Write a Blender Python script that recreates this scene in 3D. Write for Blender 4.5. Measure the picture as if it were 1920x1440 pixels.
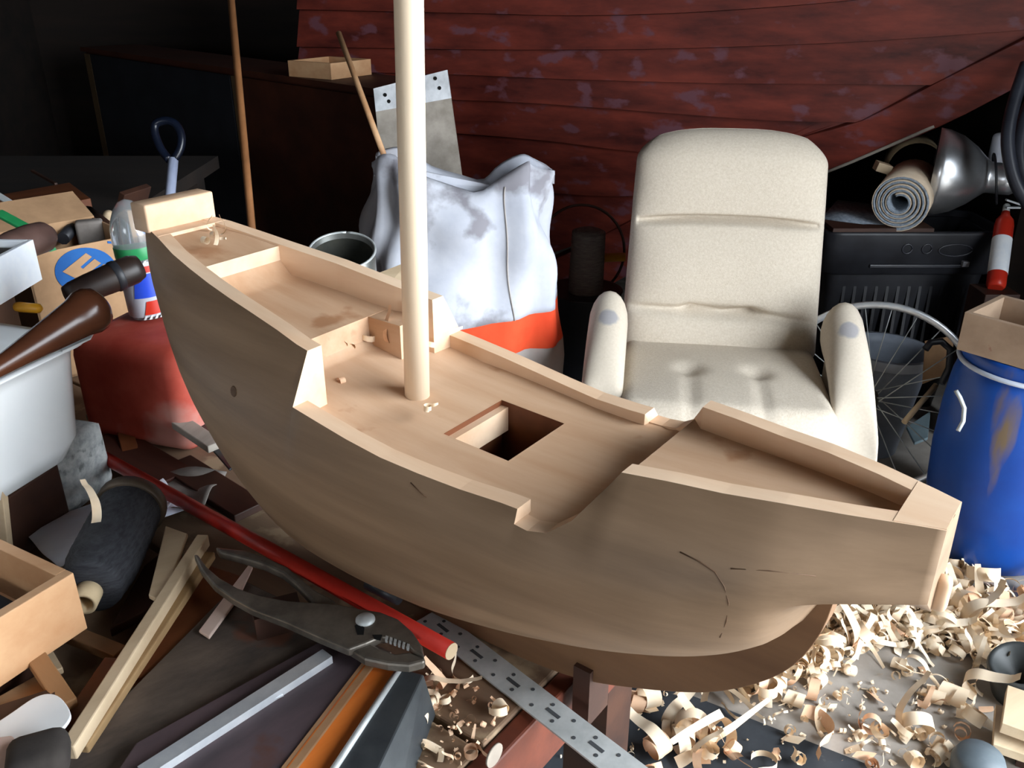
import bpy, bmesh, math, random
from mathutils import Vector, Matrix
random.seed(7)
for o in list(bpy.data.objects): bpy.data.objects.remove(o)
scene = bpy.context.scene
COL = scene.collection
PI = math.pi
# ------------------------------------------------------------------ camera
F = 1663.0; CZ = 1.45; PITCH = math.radians(25)
SP, CP = math.sin(PITCH), math.cos(PITCH)
cam = bpy.data.cameras.new('camera'); camo = bpy.data.objects.new('camera', cam); COL.objects.link(camo)
camo.location = (0, 0, CZ); camo.rotation_euler = (PI/2 - PITCH, 0, 0)
cam.sensor_fit = 'HORIZONTAL'; cam.sensor_width = 36.0; cam.lens = 36.0*F/1920.0; cam.clip_start = .02
scene.camera = camo
# ------------------------------------------------------------------ light and exposure
vs = scene.view_settings
vs.view_transform = 'Standard'; vs.look = 'None'; vs.gamma = 1.0; vs.use_curve_mapping = False
vs.exposure = 2.1
w = bpy.data.worlds.new('overcast_sky'); scene.world = w; w.use_nodes = True
bg = w.node_tree.nodes['Background']; bg.inputs[0].default_value = (.86, .93, 1.0, 1); bg.inputs[1].default_value = 4.5
DX, DY0, DY1, DZ = 1.95, -1.15, 1.2, 2.62          # the open shed door in the right wall
pl = bpy.data.lights.new('door_daylight_portal', 'AREA'); pl.shape = 'RECTANGLE'
pl.size = DY1-DY0; pl.size_y = DZ; pl.cycles.is_portal = True
plo = bpy.data.objects.new('door_daylight_portal', pl); COL.objects.link(plo)
plo.location = (DX+.02, (DY0+DY1)/2, DZ/2)
plo.rotation_euler = Vector((-1, 0, 0)).to_track_quat('-Z', 'Z').to_euler()

WX0, WX1, WZ0, WZ1, WY = -1.75, -.85, 1.2, 1.8, -1.7         # fill window added in the front wall, unseen behind the camera
p2 = bpy.data.lights.new('fill_window_portal', 'AREA'); p2.shape = 'RECTANGLE'; p2.size = WX1-WX0; p2.size_y = WZ1-WZ0; p2.cycles.is_portal = True
p2o = bpy.data.objects.new('fill_window_portal', p2); COL.objects.link(p2o); p2o.location = ((WX0+WX1)/2, WY-.02, (WZ0+WZ1)/2)
p2o.rotation_euler = Vector((0, 1, 0)).to_track_quat('-Z', 'Z').to_euler()

# ------------------------------------------------------------------ pixel -> point
def ray(px, py):
    a = (px-960)/F; b = (py-720)/F
    return Vector((a, CP-b*SP, -SP-b*CP))
def P(px, py, z):
    r = ray(px, py); t = (z-CZ)/r.z
    return Vector((0, 0, CZ)) + r*t
def PD(px, py, d): return Vector((0, 0, CZ)) + ray(px, py)*d
def PP(px, py, p0, nrm):
    r = ray(px, py); c0 = Vector((0, 0, CZ))
    return c0 + r*((p0-c0).dot(nrm)/r.dot(nrm))
def PYw(px, py, y):
    r = ray(px, py); return Vector((0, 0, CZ)) + r*(y/r.y)

# ------------------------------------------------------------------ materials
MATS = {}
def _nt(name):
    m = bpy.data.materials.new(name); m.use_nodes = True
    nt = m.node_tree; return m, nt, nt.nodes['Principled BSDF']
def hexc(h):
    h = h.lstrip('#'); v = [int(h[i:i+2], 16)/255 for i in (0, 2, 4)]
    return tuple((c/12.92 if c <= .04045 else ((c+.055)/1.055)**2.4) for c in v) + (1,)
def mat(name, c1, c2=None, scale=8, rough=.7, bump=.0, metal=0, stretch=(1, 1, 1), rotz=0, detail=6, lo=.35, hi=.65, spec=.4, bscale=None, trans=0, spots=None):
    if name in MATS: return MATS[name]
    m, nt, b = _nt(name); N = nt.nodes; L = nt.links
    b.inputs['Roughness'].default_value = rough; b.inputs['Metallic'].default_value = metal
    b.inputs['Specular IOR Level'].default_value = spec
    if trans: b.inputs['Transmission Weight'].default_value = trans
    c1 = hexc(c1) if isinstance(c1, str) else c1
    c2 = c1 if c2 is None else (hexc(c2) if isinstance(c2, str) else c2)
    tc = N.new('ShaderNodeTexCoord'); mp = N.new('ShaderNodeMapping'); mp.vector_type = 'TEXTURE'
    mp.inputs['Rotation'].default_value = (0, 0, rotz)
    mp.inputs['Scale'].default_value = tuple(1/s for s in stretch)
    L.new(tc.outputs['Object'], mp.inputs['Vector'])
    no = N.new('ShaderNodeTexNoise'); no.inputs['Scale'].default_value = scale; no.inputs['Detail'].default_value = detail
    no.inputs['Roughness'].default_value = .62
    L.new(mp.outputs[0], no.inputs['Vector'])
    cr = N.new('ShaderNodeValToRGB'); cr.color_ramp.elements[0].position = lo; cr.color_ramp.elements[1].position = hi
    cr.color_ramp.elements[0].color = c1; cr.color_ramp.elements[1].color = c2
    L.new(no.outputs['Fac'], cr.inputs[0]); col = cr.outputs[0]
    if spots:                                            # (colour, scale, threshold) : worn or stained patches
        n2 = N.new('ShaderNodeTexNoise'); n2.inputs['Scale'].default_value = spots[1]; n2.inputs['Detail'].default_value = 5
        if len(spots) > 3:
            m2 = N.new('ShaderNodeMapping'); m2.inputs['Scale'].default_value = spots[3]; L.new(tc.outputs['Object'], m2.inputs['Vector']); L.new(m2.outputs[0], n2.inputs['Vector'])
        else: L.new(tc.outputs['Object'], n2.inputs['Vector'])
        r2 = N.new('ShaderNodeValToRGB'); r2.color_ramp.elements[0].position = spots[2]; r2.color_ramp.elements[1].position = spots[2]+.08
        L.new(n2.outputs['Fac'], r2.inputs[0])
        mx = N.new('ShaderNodeMix'); mx.data_type = 'RGBA'; L.new(r2.outputs[0], mx.inputs[0])
        L.new(col, mx.inputs[6]); mx.inputs[7].default_value = hexc(spots[0]); col = mx.outputs[2]
    L.new(col, b.inputs['Base Color'])
    if bump:
        bp = N.new('ShaderNodeBump'); bp.inputs['Strength'].default_value = bump; bp.inputs['Distance'].default_value = .004
        if bscale:
            n3 = N.new('ShaderNodeTexNoise'); n3.inputs['Scale'].default_value = bscale; n3.inputs['Detail'].default_value = 4
            L.new(tc.outputs['Object'], n3.inputs['Vector']); L.new(n3.outputs['Fac'], bp.inputs['Height'])
        else: L.new(no.outputs['Fac'], bp.inputs['Height'])
        L.new(bp.outputs[0], b.inputs['Normal'])
    MATS[name] = m; return m
AX = math.radians(143.2)                                  # heading of the model boat and of the bench
def wood(name, c1, c2, ang=AX, scale=14, rough=.65, bump=.15, **k):
    return mat(name, c1, c2, scale=scale, rough=rough, bump=bump, stretch=(.12, 1, 1), rotz=ang, **k)

# ------------------------------------------------------------------ mesh builder
class B:
    def __init__(s): s.v = []; s.f = []; s.sm = []
    def add(s, vs_, fs, smooth=False):
        k = len(s.v); s.v += [Vector(p) for p in vs_]
        for q in fs: s.f.append([k+i for i in q]); s.sm.append(smooth)
        return s
    def hexa(s, p):                                       # 4 bottom (ccw), 4 top
        return s.add(p, [(3, 2, 1, 0), (4, 5, 6, 7), (0, 1, 5, 4), (1, 2, 6, 5), (2, 3, 7, 6), (3, 0, 4, 7)])
    def box(s, c, sz, R=None):
        R = R or Matrix.Identity(3); c = Vector(c); hx, hy, hz = sz[0]/2, sz[1]/2, sz[2]/2
        q = [(-hx, -hy, -hz), (hx, -hy, -hz), (hx, hy, -hz), (-hx, hy, -hz), (-hx, -hy, hz), (hx, -hy, hz), (hx, hy, hz), (-hx, hy, hz)]
        return s.hexa([c + R @ Vector(p) for p in q])
    def prism(s, poly, off, smooth=False):
        n = len(poly); a = [Vector(p) for p in poly]; b = [p+Vector(off) for p in a]
        nrm = Vector((0, 0, 0))
        for i in range(n): nrm += a[i].cross(a[(i+1) % n])
        fl = nrm.dot(Vector(off)) < 0
        if fl: a.reverse(); b.reverse()
        fs = [tuple(range(n))[::-1], tuple(range(n, 2*n))] + [(i, (i+1) % n, n+(i+1) % n, n+i) for i in range(n)]
        return s.add(a+b, fs, smooth)
    def loft(s, secs, closed=True, caps=True, smooth=True):
        n = len(secs[0]); vs_ = [p for q in secs for p in q]; fs = []
        for i in range(len(secs)-1):
            for j in range(n if closed else n-1):
                k = (j+1) % n; fs.append((i*n+j, i*n+k, (i+1)*n+k, (i+1)*n+j))
        s.add(vs_, fs, smooth)
        if caps and closed:
            s.add(secs[0], [tuple(range(n))[::-1]]); s.add(secs[-1], [tuple(range(n))])
        return s
    def tube(s, pts, r, n=10, caps=True, flat=None):
        pts = [Vector(p) for p in pts]; m = len(pts); rr = r if isinstance(r, (list, tuple)) else [r]*m
        t0 = (pts[1]-pts[0]).normalized(); up = Vector((0, 0, 1)) if abs(t0.z) < .9 else Vector((0, 1, 0))
        x = t0.cross(up).normalized(); secs = []
        for i in range(m):
            t = (pts[min(i+1, m-1)]-pts[max(i-1, 0)]).normalized()
            x = (x-t*x.dot(t)).normalized(); y = t.cross(x)
            fy = flat if flat else 1
            secs.append([pts[i]+x*math.cos(2*PI*j/n)*rr[i]+y*math.sin(2*PI*j/n)*rr[i]*fy for j in range(n)])
        return s.loft(secs, True, caps)
    def lathe(s, prof, o=(0, 0, 0), axis=(0, 0, 1), n=28, smooth=True, caps=True):
        ax = Vector(axis).normalized(); up = Vector((0, 0, 1)) if abs(ax.z) < .9 else Vector((1, 0, 0))
        x = ax.cross(up).normalized(); y = ax.cross(x); o = Vector(o)
        secs = [[o+ax*t+(x*math.cos(2*PI*j/n)+y*math.sin(2*PI*j/n))*max(r, 1e-5) for j in range(n)] for r, t in prof]
        return s.loft(secs, True, caps, smooth)
    def rbox(s, c, sz, r, R=None, seg=3):
        bm = bmesh.new(); bmesh.ops.create_cube(bm, size=1)
        for v in bm.verts: v.co = Vector((v.co.x*sz[0], v.co.y*sz[1], v.co.z*sz[2]))
        bmesh.ops.bevel(bm, geom=bm.edges[:], offset=r, segments=seg, profile=.5, affect='EDGES')
        R = R or Matrix.Identity(3); c = Vector(c); bm.verts.ensure_lookup_table(); bm.verts.index_update()
        s.add([c + R @ v.co for v in bm.verts], [[v.index for v in f.verts] for f in bm.faces], True); bm.free(); return s
    def grid(s, fn, nu, nv, smooth=True):
        vs_ = [fn(i/nu, j/nv) for i in range(nu+1) for j in range(nv+1)]; k = nv+1
        return s.add(vs_, [(i*k+j, (i+1)*k+j, (i+1)*k+j+1, i*k+j+1) for i in range(nu) for j in range(nv)], smooth)

def wloc(o):
    p = Vector((0, 0, 0))
    while o: p += o.location; o = o.parent
    return p
def tag(o, label, cat, group=None, kind=None):
    if label: o['label'] = label
    if cat: o['category'] = cat
    if group: o['group'] = group
    if kind: o['kind'] = kind
    return o
def obj(name, b, m, parent=None, bevel=0, label=None, cat=None, group=None, kind=None, fix=True, sub=0, solid=0):
    if parent is None:
        xs = [v.x for v in b.v]; ys = [v.y for v in b.v]; zs = [v.z for v in b.v]
        off = Vector(((min(xs)+max(xs))/2, (min(ys)+max(ys))/2, min(zs)))
    else: off = wloc(parent)
    me = bpy.data.meshes.new(name); me.from_pydata([tuple(v-off) for v in b.v], [], b.f)
    me.polygons.foreach_set('use_smooth', b.sm); me.materials.append(m); me.update()
    if fix:
        bm = bmesh.new(); bm.from_mesh(me); bmesh.ops.remove_doubles(bm, verts=bm.verts, dist=1e-5)
        bmesh.ops.recalc_face_normals(bm, faces=bm.faces); bm.to_mesh(me); bm.free()
    o = bpy.data.objects.new(name, me); COL.objects.link(o)
    if parent is None: o.location = off
    else: o.parent = parent
    if solid:
        md = o.modifiers.new('thickness', 'SOLIDIFY'); md.thickness = solid; md.offset = 0
    if bevel:
        md = o.modifiers.new('edge', 'BEVEL'); md.width = bevel; md.segments = 2; md.limit_method = 'ANGLE'; md.angle_limit = .6
    if sub:
        md = o.modifiers.new('smooth', 'SUBSURF'); md.levels = sub; md.render_levels = sub
    tag(o, label, cat, group, kind); return o
def thing(name, loc, label, cat, group=None):
    o = bpy.data.objects.new(name, None); COL.objects.link(o); o.location = loc; o.empty_display_size = .05
    return tag(o, label, cat, group)
def struct(name, b, m, parent=None, **k):
    return obj(name, b, m, parent, kind=None if parent else 'structure', **k)
def Rz(a): return Matrix.Rotation(a, 3, 'Z')
def frame(x, z=None):                                      # rotation whose X axis follows x, Z near up
    x = Vector(x).normalized(); z = Vector(z) if z else Vector((0, 0, 1))
    y = z.cross(x).normalized(); z = x.cross(y)
    return Matrix((x, y, z)).transposed()
def smooth_poly(pts, k=6, closed=False):
    n = len(pts); out = []
    rng = range(n if closed else n-1)
    for i in rng:
        p0 = pts[(i-1) % n] if closed else pts[max(i-1, 0)]; p1 = pts[i]; p2 = pts[(i+1) % n]; p3 = pts[(i+2) % n] if closed else pts[min(i+2, n-1)]
        for j in range(k):
            t = j/k; t2 = t*t; t3 = t2*t
            out.append(tuple(.5*((2*b_)+(-a_+c_)*t+(2*a_-5*b_+4*c_-d_)*t2+(-a_+3*b_-3*c_+d_)*t3) for a_, b_, c_, d_ in zip(p0, p1, p2, p3)))
    if not closed: out.append(tuple(pts[-1]))
    return out
def interp(tab, s):
    if s <= tab[0][0]: return tab[0][1:]
    for a, b in zip(tab, tab[1:]):
        if s <= b[0]:
            t = (s-a[0])/(b[0]-a[0]); return tuple(x+(y-x)*t for x, y in zip(a[1:], b[1:]))
    return tab[-1][1:]

# ------------------------------------------------------------------ material palette
M_conc = mat('concrete', '#857d74', '#a59e96', 5, .9, .3, spots=('#5f574f', 3.1, .58))
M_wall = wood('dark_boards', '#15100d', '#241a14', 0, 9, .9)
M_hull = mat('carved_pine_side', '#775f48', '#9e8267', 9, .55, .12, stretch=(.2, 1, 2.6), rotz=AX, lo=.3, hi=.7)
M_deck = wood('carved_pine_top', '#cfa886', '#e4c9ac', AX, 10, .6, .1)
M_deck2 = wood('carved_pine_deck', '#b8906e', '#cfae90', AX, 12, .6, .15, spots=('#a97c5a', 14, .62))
M_mast = mat('mast_pine', '#dcc6aa', '#ecdcc4', 10, .5, .05, stretch=(1, 1, .06))
M_pine = wood('pine', '#b3845c', '#c9a078', AX+.9, 12, .6)
M_pine2 = wood('pale_pine', '#b39c7e', '#cdb798', AX+1.2, 12, .7)
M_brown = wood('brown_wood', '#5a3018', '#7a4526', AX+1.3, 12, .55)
M_darkb = wood('dark_brown_wood', '#2e1a12', '#44281a', AX, 10, .6)
M_rough = mat('sooty_board', '#443c37', '#6b5d52', 22, .8, .5, stretch=(.4, 1, 1), rotz=AX+1.3, spots=('#6b4636', 14, .6))
M_orange = wood('varnished_wood', '#b4581c', '#cf7a38', AX+1.6, 12, .3, .05)
M_bench = wood('bench_top', '#6b5442', '#8a7159', AX, 9, .85, .3, spots=('#a08a6e', 18, .58))
M_benchr = wood('bench_end', '#4a2114', '#6e3420', AX, 10, .6, .2)
M_black = mat('black_plastic', '#1a1a1e', '#27282d', 12, .45, .1)
M_blackm = mat('black_box', '#2c3034', '#3e4244', 20, .45, .15)
M_rubber = mat('rubber_mat', '#1f2227', '#2f3338', 9, .85, .2, spots=('#4c4c4c', 30, .66))
M_steel = mat('steel', '#a9aeae', '#c2c6c6', 30, .5, .05, metal=.3)
M_dsteel = mat('dark_steel', '#57524c', '#7d766c', 28, .4, .2, metal=.5)
M_alu = mat('aluminium', '#cfd4da', '#e6e9ec', 30, .36, .03, metal=.6)
M_white = mat('white_enamel', '#e4e8ea', '#eef0f0', 4, .18, 0, spec=.6)
M_whitep = mat('white_foam', '#e6ecf4', '#f2f5f8', 30, .8, .1)
M_paper = mat('white_paper', '#cfd3e2', '#e6e8f0', 6, .9, .1)
M_red = mat('red_paint_rod', '#a81d12', '#c43226', 14, .42, .05)
M_redworn = mat('worn_red_paint', '#a53a2c', '#c85a48', 9, .6, .15, spots=('#c08478', 6, .56))
M_granite = mat('granite', '#8a8f90', '#b9bcba', 70, .7, .25, spots=('#6e7472', 45, .56))
M_twine = mat('black_twine', '#23242a', '#3b3d42', 60, .75, .6, stretch=(1, 1, 6))
M_gtwine = mat('grey_twine', '#5a5450', '#7d7670', 40, .85, .5, stretch=(1, 1, 9))
M_cork = mat('card_tube', '#b39a78', '#cdb894', 15, .8)
M_handle = mat('dark_handle', '#3a2015', '#5c3522', 9, .25, .05, stretch=(.3, 1, 1), rotz=.5)
M_card = mat('cardboard', '#9c7a5a', '#b38e6a', 14, .9, .1)
M_blue = mat('logo_blue', '#134e90', '#1d5c9e', 12, .8)
M_green = mat('green_plastic', '#1f7a45', '#2f9a5c', 8, .4)
M_yellow = mat('yellow_plastic', '#c98a16', '#d89a22', 8, .4)
M_redp = mat('red_plastic', '#b3261a', '#c2321f', 8, .35)
M_bluel = mat('label_blue', '#1f3fb8', '#2c52cc', 8, .4)
M_fab = mat('beige_fabric', '#bfb2a0', '#d0c5b5', 160, .95, .35, bscale=380, lo=.3, hi=.7)
M_barrel = mat('blue_barrel', '#0f3c8a', '#164b9e', 4, .38, .03, spots=('#6d5c48', 7, .545, (1, 1, .22)))
M_clink = mat('clinker_red', '#3a1210', '#85382a', 11, .5, .25, stretch=(.35, 1, 1.3), rotz=-.35, lo=.28, hi=.78, spots=('#694048', 15, .58, (.5, 1, 1)))
M_sack = mat('canvas', '#b9bdc9', '#d2d4dc', 5, .9, .9, bscale=7, spots=('#8f8d94', 6, .57))
M_orangec = mat('orange_canvas', '#e2431f', '#f05a32', 5, .85, .3)
M_greyc = mat('grey_canvas', '#a39c97', '#b5aea8', 5, .9, .3)
M_shav = mat('shaving', '#e6cba8', '#f6e8d2', 7, .75)
M_shav2 = mat('shaving_pink', '#d2a583', '#e8c8a8', 7, .75)
M_greyb = mat('grey_bucket', '#6d7480', '#868d98', 6, .5)
M_greywood = wood('weathered_wood', '#8f877c', '#aea59a', 1.2, 14, .85, .3)
M_carp = mat('carpet_grey', '#6f7a86', '#98a2ad', 90, .95, .5)
M_carpb = mat('carpet_back', '#cbb49a', '#dccab2', 20, .9)
M_tin = mat('tin', '#9a9c98', '#b5b7b2', 20, .3, metal=.85)
M_tinin = mat('tin_inside', '#3b3d3a', '#55544a', 9, .45, metal=.5)
M_cup = wood('cupboard_dark', '#14161d', '#1e2027', 0, 8, .7, .1)
M_cupb = wood('cupboard_brown', '#37190e', '#4a2313', 0, 8, .6, .1)
M_glass = mat('clear_plastic', '#e6ecee', '#eef2f4', 4, .12, trans=.85)
M_cloth = mat('grey_cloth', '#6e6660', '#87807a', 14, .95, .3)
M_pink = mat('pink_wood', '#c8a89a', '#dcc4b6', 9, .8)

# ------------------------------------------------------------------ the setting
X0, X1, Y0, Y1, ZT = -2.7, DX, -1.7, 5.4, 2.75
struct('floor', B().box(((X0+X1)/2, (Y0+Y1)/2, -.05), (X1-X0+.4, Y1-Y0+.4, .1)), M_conc)
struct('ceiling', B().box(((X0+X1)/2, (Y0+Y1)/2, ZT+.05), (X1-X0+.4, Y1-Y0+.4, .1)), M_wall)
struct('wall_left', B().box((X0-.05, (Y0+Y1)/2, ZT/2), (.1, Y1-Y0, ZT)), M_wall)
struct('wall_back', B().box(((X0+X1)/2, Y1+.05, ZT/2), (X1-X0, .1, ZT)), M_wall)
fw = B()
for xa, xb, za, zb in ((X0, WX0, 0, ZT), (WX1, X1, 0, ZT), (WX0, WX1, 0, WZ0), (WX0, WX1, WZ1, ZT)): fw.box(((xa+xb)/2, Y0-.05, (za+zb)/2), (xb-xa, .1, zb-za))
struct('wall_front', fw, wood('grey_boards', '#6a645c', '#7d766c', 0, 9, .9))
wf = B()
for xa, xb, za, zb in ((WX0, WX0+.05, WZ0, WZ1), (WX1-.05, WX1, WZ0, WZ1), (WX0, WX1, WZ0, WZ0+.05), (WX0, WX1, WZ1-.05, WZ1), ((WX0+WX1)/2-.02, (WX0+WX1)/2+.02, WZ0, WZ1)): wf.box(((xa+xb)/2, Y0-.05, (za+zb)/2), (xb-xa, .06, zb-za))
struct('fill_window_1', wf, mat('fill_window_paint', '#b8b4ac', '#c8c4bc', 9, .6))  # frame of the added fill window
wb = B().box((X1+.05, (DY1+Y1)/2, ZT/2), (.1, Y1-DY1, ZT)).box((X1+.05, (Y0+DY0)/2, ZT/2), (.1, DY0-Y0, ZT)).box((X1+.05, (DY0+DY1)/2, (DZ+ZT)/2), (.1, DY1-DY0, ZT-DZ))
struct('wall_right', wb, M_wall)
struct('ground', B().box((2, 0, -.16), (40, 40, .1)), mat('yard_gravel', '#8f8b84', '#a8a49c', 20, .95, .3))

# ------------------------------------------------------------------ the model boat
LAM = .62; KS = LAM/.72
En = Vector((math.cos(math.radians(53.2)), math.sin(math.radians(53.2)), 0)); Ee = Vector((-En.y, En.x, 0))
def bz(z): return CZ-(CZ-z)*KS
def bp_(s, n, z): return En*(LAM+n*KS) + Ee*(s*KS) + Vector((0, 0, bz(z)))     # s along, n across (+ away), z height, in traced units
ZB = bz(.655)
TOP = [(.078, .027, 1.038), (.1, .0348, 1.0384), (.15, .0518, 1.038), (.2, .0655, 1.037), (.25, .0765, 1.034), (.3, .0861, 1.033), (.342, .0945, 1.031),
       (.350, .1040, 1.018), (.372, .1310, .985), (.392, .1425, .970), (.412, .1455, .966), (.428, .1445, .9665), (.430, .1365, .979),
       (.45, .1367, .9785), (.5, .1404, .9773), (.55, .1458, .980), (.6, .1502, .984), (.65, .1511, .990), (.7, .1497, .9964), (.7385, .1480, 1.001),
       (.7405, .1170, 1.0595), (.76, .1155, 1.062), (.8, .1095, 1.0683), (.85, .1042, 1.0762), (.9, .0993, 1.084), (.95, .0918, 1.0907), (1.0, .0829, 1.0982),
       (1.05, .0731, 1.1066), (1.1, .0595, 1.1164), (1.135, .050, 1.121), (1.155, .044, 1.122), (1.163, .036, 1.122)]
MID = [(.078, .034, .968), (.1, .048, .966), (.15, .080, .963), (.2, .112, .955), (.25, .130, .945), (.3, .143, .935), (.4, .158, .925), (.5, .165, .915), (.6, .168, .912), (.7, .167, .915),
       (.8, .157, .93), (.9, .140, .955), (1.0, .115, .99), (1.05, .099, 1.01), (1.1, .077, 1.04), (1.135, .060, 1.06), (1.155, .048, 1.07), (1.163, .038, 1.075)]
BOT = [(.078, .938), (.12, .936), (.150, .934), (.165, .915), (.18, .882), (.2, .862), (.23, .836), (.27, .812), (.35, .776), (.425, .750), (.5, .732), (.6, .716), (.75, .708),
       (.85, .712), (.95, .752), (1.03, .812), (1.09, .885), (1.13, .955), (1.155, 1.03), (1.163, 1.065)]
RW = [(.078, .024), (.12, .020), (.342, .020), (.40, .0215), (.43, .022), (.7385, .022), (.7405, .021), (1.163, .021)]
DECK = [(.078, 1.030), (.118, 1.019), (.30, 1.007), (.358, 1.004), (.3585, 1.004), (.366, .985), (.378, .972), (.40, .965), (.43, .965), (.5, .965), (.6, .969), (.686, .975), (.7405, .984),
        (.8145, .995), (.8150, 1.034), (.85, 1.038), (1.0, 1.057), (1.001, 1.0955), (1.105, 1.113), (1.163, 1.118)]
st = sorted(set([t[0] for t in TOP]+[t[0] for t in BOT]+[t[0] for t in MID]+[.085, .115, .14, .157, .172, .22, .33, .36, .382, .4, .475, .525, .575, .625, .675, .72, .78, .825, .875, .925, .975, 1.02, 1.07, 1.15]+[.15+.01*i for i in range(16)]))
st = [x for i, x in enumerate(st) if i == 0 or x-st[i-1] > 1e-6]
model = thing('model_boat', bp_(.62, 0, .66), 'carved pine model boat with a bare mast, resting on the cluttered bench', 'model boat')
BOT = smooth_poly(BOT, 5); MID = smooth_poly(MID, 5)
def section(s):
    wt, zt = interp(TOP, s); wm, zm = interp(MID, s); zb, = interp(BOT, s)
    zm = min(zm, zt-.012); zb = min(zb, zm-.01); wm = max(wm, wt)
    out = []
    for i in range(7):
        t = i/6; out.append((wt+(wm-wt)*(1-(1-t)**1.7), zt+(zm-zt)*t))
    flat = interp([(.1, .9), (.2, 1.15), (.42, 1.2), (.6, 1.0), (.8, .85), (1.2, .85)], s)[0]
    for i in range(1, 13):
        a = i/12*PI/2; out.append((wm*max(math.cos(a), 0)**flat, zm-(zm-zb)*math.sin(a)**1.0))
    out[-1] = (0.0, zb)
    vw = max(0, min(1, (.195-s)/.03))                     # the counter aft is a hard-chined vee
    if vw:
        for i in range(1, 13):
            a, b2 = out[6+i]; t = i/12; out[6+i] = (a+(wm*(1-t)-a)*vw, b2+(zm-(zm-zb)*t-b2)*vw)
    return out
hb = B(); cap = B()
for side in (1, -1):
    outer = [[bp_(s, side*w_, z_) for w_, z_ in section(s)] for s in st]
    hb.loft(outer, closed=False, caps=False)
    for s in (st[0], st[-1]):
        sc = section(s); hb.add([bp_(s, side*w_, z_) for w_, z_ in sc]+[bp_(s, 0, z_) for w_, z_ in sc],
                                [(i, i+1, len(sc)+i+1, len(sc)+i) for i in range(len(sc)-1)])
    rows = []
    for s in st:
        wt, zt = interp(TOP, s); rw, = interp(RW, s); wi = max(wt-rw, .001); dz, = interp(DECK, s); zd = min(dz-.02, zt)
        rows.append([bp_(s, side*wt, zt), bp_(s, side*wi, zt), bp_(s, side*wi, zd)])
    cap.loft(rows, closed=False, caps=False, smooth=False)
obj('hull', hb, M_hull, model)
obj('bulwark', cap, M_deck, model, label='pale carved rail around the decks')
# decks
def deckpart(name, s0, s1, m, hole=None, drop=.0, n=16):
    ss = sorted([s0+(s1-s0)*i/n for i in range(n+1)] + ([hole[0], hole[1]] if hole else [])); b = B(); K = 14; rows = []; fs = []
    vs_ = []
    for s in ss:
        wt, zt = interp(TOP, s); rw, = interp(RW, s); wi = max(wt-rw, .001)+.002; dz, = interp(DECK, s); dz = min(dz, zt-.0005)-drop
        us = [-1+2*i/K for i in range(K+1)]
        xs = [u*wi for u in us]
        if hole: xs = sorted(xs[:4]+[hole[2], hole[2]+(hole[3]-hole[2])*.33, hole[2]+(hole[3]-hole[2])*.66, hole[3]]+xs[-4:])
        vs_.append([bp_(s, x, dz) for x in xs])
        rows.append(xs)
    m_ = len(rows[0])
    b.v = [Vector(p) for r in vs_ for p in r]
    for i in range(len(ss)-1):
        for j in range(m_-1):
            if hole and hole[0]-1e-6 <= (ss[i]+ss[i+1])/2 <= hole[1]+1e-6 and hole[2] < (rows[i][j]+rows[i][j+1])/2 < hole[3]: continue
            b.f.append([i*m_+j, i*m_+j+1, (i+1)*m_+j+1, (i+1)*m_+j]); b.sm.append(True)
    return obj(name, b, m, model)
def snz(px, py, z):                                       # traced pixel on a deck height -> s, n
    p = P(px, py, bz(z)); return p.dot(Ee)/KS, (p.dot(En)-LAM)/KS
hc = [snz(858, 825, .965), snz(922, 747, .965), snz(1055, 800, .962), snz(950, 872, .962)]
HS0, HS1 = (hc[2][0]+hc[3][0])/2, (hc[0][0]+hc[1][0])/2; HN0, HN1 = (hc[0][1]+hc[3][1])/2, (hc[1][1]+hc[2][1])/2
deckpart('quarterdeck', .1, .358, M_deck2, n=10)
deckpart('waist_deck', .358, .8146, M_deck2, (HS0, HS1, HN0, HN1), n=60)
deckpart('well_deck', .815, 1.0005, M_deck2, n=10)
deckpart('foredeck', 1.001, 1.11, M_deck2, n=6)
# vertical faces between deck levels
def riser(name, s, m, z0, z1, na=None, nb=None, th=.0):
    wt, zt = interp(TOP, s); rw, = interp(RW, s); wi = wt-rw+.002
    na = -wi if na is None else na; nb = wi if nb is None else nb
    return obj(name, B().hexa([bp_(s, na, z0), bp_(s+.006, na, z0), bp_(s+.006, nb, z0), bp_(s, nb, z0), bp_(s, na, z1), bp_(s+.006, na, z1), bp_(s+.006, nb, z1), bp_(s, nb, z1)]), m, model)
riser('foredeck_bulkhead', .999, M_deck, 1.04, 1.0952)
riser('well_bulkhead', .8145, M_deck2, .975, 1.0338)
# step of the well deck that runs further aft on the far side
b = B().hexa([bp_(a, n_, z_) for z_ in (.97, 1.0335) for a, n_ in ((.757, .050), (.8148, .050), (.8148, .098), (.757, .098))])
obj('well_step', b, M_deck2, model)
# cavity ends at bow and stern
def endcap(s0, s1):
    wt0, z0 = interp(TOP, s0); wt1, z1 = interp(TOP, s1)
    return B().hexa([bp_(s0, -wt0+.004, z0-.03), bp_(s1, -wt1+.004, z1-.03), bp_(s1, wt1-.004, z1-.03), bp_(s0, wt0-.004, z0-.03), bp_(s0, -wt0+.002, z0+.0004), bp_(s1, -wt1+.002, z1+.0004), bp_(s1, wt1-.002, z1+.0004), bp_(s0, wt0-.002, z0+.0004)])
obj('stern_deck', endcap(.0785, .117), M_deck, model)
obj('bow_deck', endcap(1.106, 1.1625), M_deck, model)
b = B().rbox(bp_(1.146, 0, 1.137), (.036*KS, .112*KS, .040*KS), .0025, Rz(AX), 2)
obj('stem_block', b, M_deck, model, label='pale block across the bow')
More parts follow.
